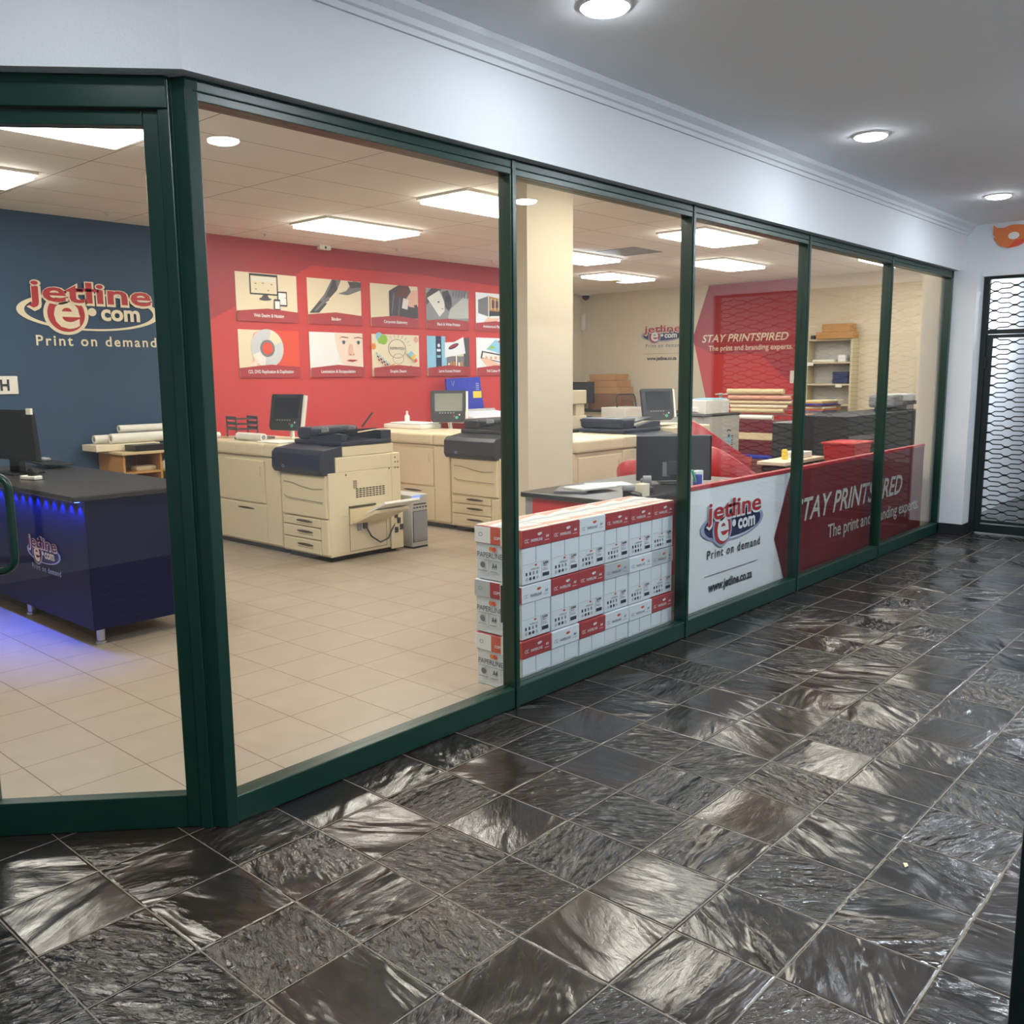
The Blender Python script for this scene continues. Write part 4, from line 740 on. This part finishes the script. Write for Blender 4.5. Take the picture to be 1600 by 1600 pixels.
q = MB(); q.rbox((-.2, 0, 0), (.42, .5, .70), 'wood', .01); q.build('stand', t); MB().rbox((-.2, -.02, .70), (.38, .5, .74), 'black', .004).build('table', t); MB().rbox((-.1, .1, .74), (.46, .4, .93), 'beige', .01).build('base', t); MB().rbox((.26, .14, .93), (.46, .4, 1.1), 'beige', .008).build('column', t); MB().rbox((-.2, .1, 1.1), (.46, .4, 1.3), 'beige', .012).build('head', t)
MB().cyl((.06, .2, .94), (.06, .2, 1.1), .05, 'black').build('ram', t); MB().rbox((.30, .06, .84), (.42, .1, .88), 'black', .004).build('lever', t)
t = thing('laser_printer', 'white low printer with a dark carrying hoop behind the navy press', 'printer', (12.5, 5.95, 0)); MB().rbox((0, 0, .60), (.72, .5, .98), 'white', .012).build('body', t); MB().box((.05, .05, 0), (.67, .45, .598), 'beige').build('stand', t)
MB().tube([(.04, .2, .98), (.01, .2, 1.14), (.06, .2, 1.19), (.50, .2, 1.19), (.56, .2, 1.14), (.60, .2, .98)], .012, 'dgrey', 8).build('hoop', t)
for i, (x, y, z, r, sx, sy, lab) in enumerate([(7.72, 2.55, .0, .3, .42, .3, 'white papers spilling over the right end of the navy press'), (7.58, 2.50, .014, -.2, .30, .22, 'cream sheet on top of the spilled papers on the navy press')]):
    o = tag(MB().rbox((-sx/2, -sy/2, 0), (sx/2, sy/2, .011), ('paper', 'creamp')[i], .002).build('paper_stack', loc=(x+.62, y, .9925+z)), lab, 'papers'); o.rotation_euler = (0, 0, r)
# wall graphics on the right wall
t = thing('wall_mural', 'red hexagon wall mural with STAY PRINTSPIRED lettering', 'wall mural', (XR-.004, 0, 0))
MB().add([(0, 5.31, 2.995), (0, 5.60, 2.14), (0, 5.30, 1.0), (0, 5.0, .0), (0, 3.62, 0), (0, 3.62, 2.995)], [(0, 1, 2, 3, 4, 5)], 'red').build('red_field', t)
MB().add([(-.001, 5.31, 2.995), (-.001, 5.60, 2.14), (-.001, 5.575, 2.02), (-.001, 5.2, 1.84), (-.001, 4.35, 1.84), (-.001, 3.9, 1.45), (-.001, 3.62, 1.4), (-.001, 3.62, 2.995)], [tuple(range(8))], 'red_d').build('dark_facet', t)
q = MB(); text(q, 'STAY PRINTSPIRED', (-.003, 5.42, 2.05), -Y, Z, 1.56, .125, 'creamp', .015, .25); text(q, 'The print and branding experts.', (-.003, 5.29, 1.905), -Y, Z, 1.51, .085, 'creamp', .012); q.build('lettering', t)
t = thing('wall_emblem', 'small navy and red oval emblem with web address on the cream wall', 'sign', (XR-.004, 6.22, 2.20)); logo(t, (0, 0, 0), -Y, Z, .88, 'navyp', 'lav', 'redp', 'creamp', 'wht_print', 'p_grey', url='www.jetline.co.za', rule=True)
MB().rbox((XR-.014, 3.74, 1.36), (XR-.006, 3.81, 1.56), 'white', .004).build('switch_plate'); tag(bpy.data.objects['switch_plate'], 'white switch plate on the red mural beside the third mullion', 'switch')
tag(MB().rbox((13.93, 7.90, 2.35), (13.99, 7.98, 2.65), 'white', .01).build('alarm_sensor'), 'white sensor box in the far corner of the cream walls', 'sensor')
# roll rack
t = thing('roll_rack', 'rack with pegs for media rolls under the red mural', 'rack', (13.0, 3.2, 0))
for y in (.0, 1.35): MB().box((.12, y, 0), (.17, y+.04, 1.22), 'gr_l').build('upright', t)
for z in (1.20, 1.11, 1.045, .975, .90): MB().cyl((.0, .02, z), (.0, 1.37, z), .008, 'chrome', 8).build('rod', t)
for z in (1.20, 1.11, 1.045, .975, .90):
    for y in (.0, 1.35): MB().box((-.012, y+.005, z-.012), (.12, y+.035, z+.012), 'gr_l').build('bracket', t)
for i, (y0, y1, z, r, m, lab) in enumerate([(3.43, 4.36, 1.247, .042, 'gold', 'cream media roll at the top of the roll rack'), (3.32, 4.34, 1.155, .034, 'pale_r', 'pinkish media roll second from the top of the rack'), (3.30, 4.32, 1.082, .024, 'gold', 'thin cream media roll in the middle of the rack'), (3.36, 4.30, 1.02, .026, 'creamp', 'pale media roll second from the bottom of the rack'), (3.42, 4.29, .955, .034, 'gold', 'thick cream media roll at the bottom of the rack')]):
    roll((12.985, y0, z), (12.985, y1, z), r, lab, m, 'media_roll', 'media rolls on the rack', 'media roll')
t = thing('maroon_cabinet', 'maroon cabinet with a cream band across its middle under a white roll', 'cabinet', (12.3, 3.22, 0)); MB().rbox((0, 0, .03), (.45, .59, .845), 'maroon', .004).build('body', t); MB().box((-.004, 0, .565), (0, .59, .665), 'gold').build('band', t); MB().box((-.003, .298, .05), (0, .302, .56), 'ink').box((-.003, .298, .67), (0, .302, .84), 'ink').build('door_gap', t); MB().box((.02, .02, 0), (.43, .57, .03), 'black').build('plinth', t)
roll((12.36, 3.29, .885), (12.36, 3.81, .885), .036, 'short white media roll lying on the maroon cabinet', 'paper', 'media_roll', 'media rolls on the rack', 'media roll')
tag(MB().rbox((0, 0, 0), (.12, .55, .05), 'blueb', .01).build('blue_tube', loc=(12.15, 3.24, .30)), 'flat blue tube in front of the maroon cabinet foot', 'tube')
MB().rbox((12.13, 3.22, 0), (12.285, 3.82, .2995), 'brown', .005).build('low_shelf'); tag(bpy.data.objects['low_shelf'], 'low brown ledge under the blue tube', 'shelf')
# table with a small bottle
t = thing('work_table', 'pale narrow work table behind the slogan panel with a yellow bottle', 'table', (8.34, 1.2, 0)); MB().rbox((0, 0, .63), (.92, .3, .665), 'creamp', .005).build('tabletop', t)
for x in (.03, .84): MB().box((x, .03, 0), (x+.05, .26, .629), 'dgrey').build('leg', t)
t = thing('spray_bottle', 'small yellow bottle with a dark cap on the narrow work table', 'bottle', (8.66, 1.36, .666)); MB().tube([(0, 0, 0), (0, 0, .09), (0, 0, .105)], [.03, .03, .014], 'yellow', 14).build('body', t); MB().cyl((0, 0, .105), (0, 0, .14), .012, 'black', 10).build('cap', t)
tag(MB().rbox((0, 0, 0), (.26, .2, .06), 'paper', .004).build('card_box', loc=(8.85, 1.27, .666)), 'flat white box beside the yellow bottle on the work table', 'box')
# dark cabinets, tub, plotter
t = thing('dark_cabinet', 'charcoal cabinet heaped with magazines, right of the third mullion', 'cabinet', (10.0, 1.75, 0)); MB().rbox((0, 0, .02), (1.2, .40, .95), 'dk', .004).build('body', t); MB().box((-.0, -.004, .58), (1.2, 0, .61), 'p_grey').build('shelf_edge', t); MB().box((.0, -.005, .951), (1.2, .4, .958), 'grey').build('top_edge', t); MB().box((.03, .03, 0), (1.17, .37, .02), 'black').build('plinth', t)
t = thing('dark_cabinet', 'wide charcoal cabinet carrying the plotter in the last two panes', 'cabinet', (9.42, 1.02, 0)); MB().rbox((0, 0, .02), (2.45, .55, 1.07), 'dk', .004).build('body', t); MB().box((.03, .03, 0), (2.42, .5, .02), 'black').build('plinth', t); MB().rbox((0, -.004, .80), (.9, 0, .86), 'p_grey', .001).build('panel_strip', t); MB().box((.92, -.003, .06), (.925, 0, 1.05), 'black').build('door_gap', t)
t = thing('red_tub', 'bright red plastic tub in front of the wide charcoal cabinet', 'tub', (8.80, 1.03, .0)); q = MB(); q.prism([(.02, .66), (.40, .66), (.44, .83), (-.02, .83)], -.32, -.01, 'redb', 'y'); q.build('tub_body', t, bevel=.01); MB().rbox((-.035, -.34, .825), (.455, .005, .848), 'redb', .006).build('rim', t); MB().box((.05, -.3, 0), (.38, -.05, .659), 'dk').build('stand', t)
cols = ['purple', 'card', 'brown', 'pale_r', 'p_grey', 'purple', 'orange', 'creamp', 'brown', 'blueb', 'card', 'gold']; zz = .959
rm = random.Random(5)
names = ['bottom', 'second from the bottom', 'third from the bottom', 'fourth from the bottom', 'fifth from the bottom', 'middle', 'sixth from the top', 'fifth from the top', 'fourth from the top', 'third from the top', 'second from the top', 'topmost']
names[5] = 'sixth from the bottom'
for i, c in enumerate(cols):
    h = rm.uniform(.014, .022); o = MB(); o.rbox((-.3+.012*rm.random(), -.14, 0), (.3-.2*rm.random(), .14, h), c, .002); o = tag(o.build('magazine', loc=(10.84+.02*rm.random(), 1.93, zz)), '%s magazine of the colourful heap on the charcoal cabinet' % names[i], 'magazine', 'magazines on the charcoal cabinet'); o.rotation_euler = (0, 0, rm.uniform(-.06, .06)); zz += h+.0008
t = thing('plotter', 'cream and grey plotter on the wide charcoal cabinet in the last pane', 'plotter', (10.98, 1.12, 1.071)); MB().rbox((0, 0, .04), (.34, .3, .19), 'grey', .03).build('end_cap', t); q = MB(); q.rbox((.34, .03, .10), (.88, .28, .19), 'wht_print', .02); q.build('cover', t); MB().box((.34, .01, .06), (.88, .29, .10), 'dgrey').build('slot', t); MB().rbox((.08, .05, 0), (.30, .25, .04), 'dgrey', .004).build('foot', t); MB().rbox((.6, .05, 0), (.85, .25, .06), 'white', .004).build('foot', t)
# shelving unit
t = thing('shelving_unit', 'tall cream shelving unit beside the third mullion', 'shelves', (13.74, 2.72, 0)); q = MB(); q.box((.0, 0, 0), (.25, .03, 2.03), 'beige'); q.box((0, .69, 0), (.25, .72, 2.03), 'beige'); q.build('side_panels', t); MB().box((.235, .03, 0), (.25, .69, 2.03), 'gr_l').build('back_panel', t)
for z in (2.005, 1.66, 1.33, 1.02, .7, .35, .05): MB().box((0, .03, z), (.234, .69, z+.025), 'beige').build('shelf', t)
for y, z in ((.60, 1.63), (.14, 1.30)): MB().box((-.004, y, z), (0, y+.1, z+.05), 'white').build('price_tag', t)
for a in [((13.70, 2.72, 2.031), (.26, .56, .10), 'card', 'storage_box', 'wide cardboard box on top of the shelving unit'), ((13.72, 2.76, 2.133), (.24, .44, .12), 'card', 'storage_box', 'smaller cardboard box stacked on the wide one on the shelving unit'), ((13.76, 3.33, 2.031), (.08, .06, .06), 'dgrey', 'small_bottle', 'small dark object on the top left of the shelving unit'),
          ((13.75, 3.0, 1.686), (.2, .34, .035), 'paper', 'paper_stack', 'white papers on the top shelf of the shelving unit'), ((13.75, 2.83, 1.686), (.15, .11, .10), 'wht_print', 'card_box', 'small white box on the top shelf right of the papers'), ((13.76, 2.78, 1.356), (.2, .24, .18), 'navyp', 'folder_box', 'blue folder box on the second shelf of the unit')]:
    o = tag(MB().rbox((0, 0, 0), a[1], a[2], .004).build(a[3], loc=a[0]), a[4], 'box' if 'box' in a[3] else ('papers' if 'paper' in a[3] else 'bottle'))
# ceiling fittings
tag(MB().box((9.17, 3.55, ZS-.006), (9.78, 4.1, ZS), 'grey').build('ceiling_vent'), 'dark grey square air grille in the shop ceiling near the square column', 'vent')
t = thing('security_camera', 'small white camera on the ceiling above the red wall', 'camera', (6.55, 5.98, ZS)); MB().rbox((-.08, -.03, -.05), (.08, .03, 0), 'white', .01).build('body', t); MB().disc((0, -.031, -.026), X, Z, .014, .014, 'black', 12).build('lens', t)
t = thing('dome_camera', 'white dome camera in the far corner of the cream walls', 'camera', (13.85, 7.8, ZS)); MB().cyl((0, 0, -.03), (0, 0, 0), .09, 'white', 20).build('base', t); MB().tube([(0, 0, -.03), (0, 0, -.07), (0, 0, -.10), (0, 0, -.115)], [.07, .065, .04, .01], 'dgrey', 18).build('dome', t)
for i, (x, y, lab) in enumerate([(5.6, 5.7, 'flush sprinkler plate in front of the red wall, nearest the door post'), (7.3, 5.6, 'flush sprinkler plate right of the small ceiling camera'), (8.9, 5.55, 'flush sprinkler plate close to the first thin mullion'), (3.9, 5.6, 'flush sprinkler plate above the blue wall')]):
    t = thing('sprinkler', lab, 'sprinkler', (x, y, ZS)); MB().cyl((0, 0, -.006), (0, 0, 0), .045, 'white', 16).build('plate', t); MB().cyl((0, 0, -.03), (0, 0, -.006), .012, 'chrome', 10).build('head', t)

# ------------------------------------------------------------------ the gate at the corridor end and its sign
gt = struct(thing('door_4', '', '')); del gt['label']; del gt['category']
q = MB(); xg = 9.34
q.box((xg, -.255, 0), (xg+.06, -.208, 2.385), 'grn_dark'); q.box((xg, -2.5, 0), (xg+.06, -2.45, 2.385), 'grn_dark'); q.box((xg, -2.45, 1.865), (xg+.06, -.255, 1.905), 'grn_dark'); q.box((xg+.005, -2.45, 2.36), (xg+.055, -.255, 2.385), 'grn_dark'); q.build('door_frame', gt)
q = MB(); q.box((xg+.01, -.305, .012), (xg+.05, -.258, 1.86), 'grn_dark'); q.box((xg+.01, -1.36, .012), (xg+.05, -1.31, 1.86), 'grn_dark'); q.box((xg+.01, -1.31, .012), (xg+.05, -.305, .09), 'grn_dark'); q.box((xg+.01, -1.31, .105), (xg+.05, -.305, .13), 'grn_dark'); q.box((xg+.01, -1.31, 1.83), (xg+.05, -.305, 1.86), 'grn_dark')
q.box((xg+.01, -1.42, .012), (xg+.05, -1.37, 1.86), 'grn_dark'); q.box((xg+.01, -2.44, .012), (xg+.05, -2.40, 1.86), 'grn_dark'); q.box((xg+.01, -2.40, .012), (xg+.05, -1.42, .13), 'grn_dark'); q.box((xg+.01, -2.40, 1.83), (xg+.05, -1.42, 1.86), 'grn_dark'); q.build('gate_leaf_frames', gt)
def lattice(y0, y1, z0, z1):
    q = MB(); per, dz, a, tk = .33, .0437, .0185, .0048; n = int((z1-z0)/dz)
    for i in range(n+1):
        zc = z0+.02+i*dz; sg = 1 if i % 2 else -1; pts = []; y = y0; k = 0
        ks = [(0, -1), (.05, -1), (.14, 0), (.36, 0), (.45, 1), (.55, 1), (.64, 0), (.86, 0), (.95, -1), (1, -1)]
        while y0+k*per < y1:
            for u, s in ks[:-1]:
                yy = y0+(k+u)*per
                if yy < y1: pts.append((yy, zc+sg*s*a))
            k += 1
        pts.append((y1, zc+sg*ks[0][1]*a)); vs = []; fs = []
        for (yy, z) in pts: vs += [(xg+.02, yy, z-tk), (xg+.04, yy, z-tk), (xg+.04, yy, z+tk), (xg+.02, yy, z+tk)]
        for j in range(len(pts)-1):
            for e in range(4): fs.append([j*4+e, j*4+(e+1) % 4, j*4+4+(e+1) % 4, j*4+4+e])
        q.add(vs, fs, 'grn_dark')
        if i < n:
            for k in range(int((y1-y0)/per)+1):
                yn = y0+(k+(.5 if i % 2 == 1 else 0))*per
                if y0+.01 < yn < y1-.01: q.box((xg+.017, yn-.016, zc+dz/2-.009), (xg+.043, yn+.016, zc+dz/2+.009), 'grn_dark')
    return q.build('trellis', gt)
lattice(-1.31, -.305, .13, 1.81); lattice(-2.40, -1.42, .13, 1.81); lattice(-2.45, -.258, 1.905, 2.33)
MB().rbox((xg-.012, -.27, 1.55), (xg+.01, -.24, 1.66), 'black', .004).build('lock', gt)
t = thing('mask_sign', 'orange mask shaped sign with a round hole on the wall above the gate', 'sign', (9.296, 0, 0))
o = [(-.268, 2.832), (-.30, 2.806), (-.35, 2.80), (-.42, 2.822), (-.50, 2.815), (-.58, 2.79), (-.66, 2.815), (-.74, 2.822), (-.81, 2.80), (-.86, 2.806), (-.892, 2.832), (-.885, 2.75), (-.87, 2.70), (-.83, 2.645), (-.76, 2.62), (-.68, 2.63), (-.61, 2.67), (-.55, 2.67), (-.48, 2.63), (-.40, 2.62), (-.33, 2.645), (-.285, 2.70), (-.275, 2.715), (-.292, 2.725), (-.27, 2.75)]
q = MB(); q.prism(o, -.008, 0, 'orangeflag', 'x'); q.build('plate', t)
q = MB(); q.disc((-.0105, -.44, 2.725), -Y, Z, .045, .032, 'white', 20); q.disc((-.0105, -.72, 2.725), -Y, Z, .045, .032, 'white', 20); q.prism([(-.46, 2.69), (-.40, 2.625), (-.48, 2.635), (-.55, 2.672), (-.61, 2.672), (-.68, 2.635), (-.70, 2.69)], -.0095, -.008, 'redor', 'x'); q.build('eye_holes', t)
tag(MB().add([(0, 0, .001), (.012, -.006, .004), (.03, .004, .002), (.016, .012, .006), (.014, .003, .003)], [(0, 1, 4), (1, 2, 4), (2, 3, 4), (3, 0, 4)], 'gold').build('dry_leaf', loc=(2.785, -1.835, .0)), 'small dry leaf lying on the slate floor at the lower right', 'leaf')
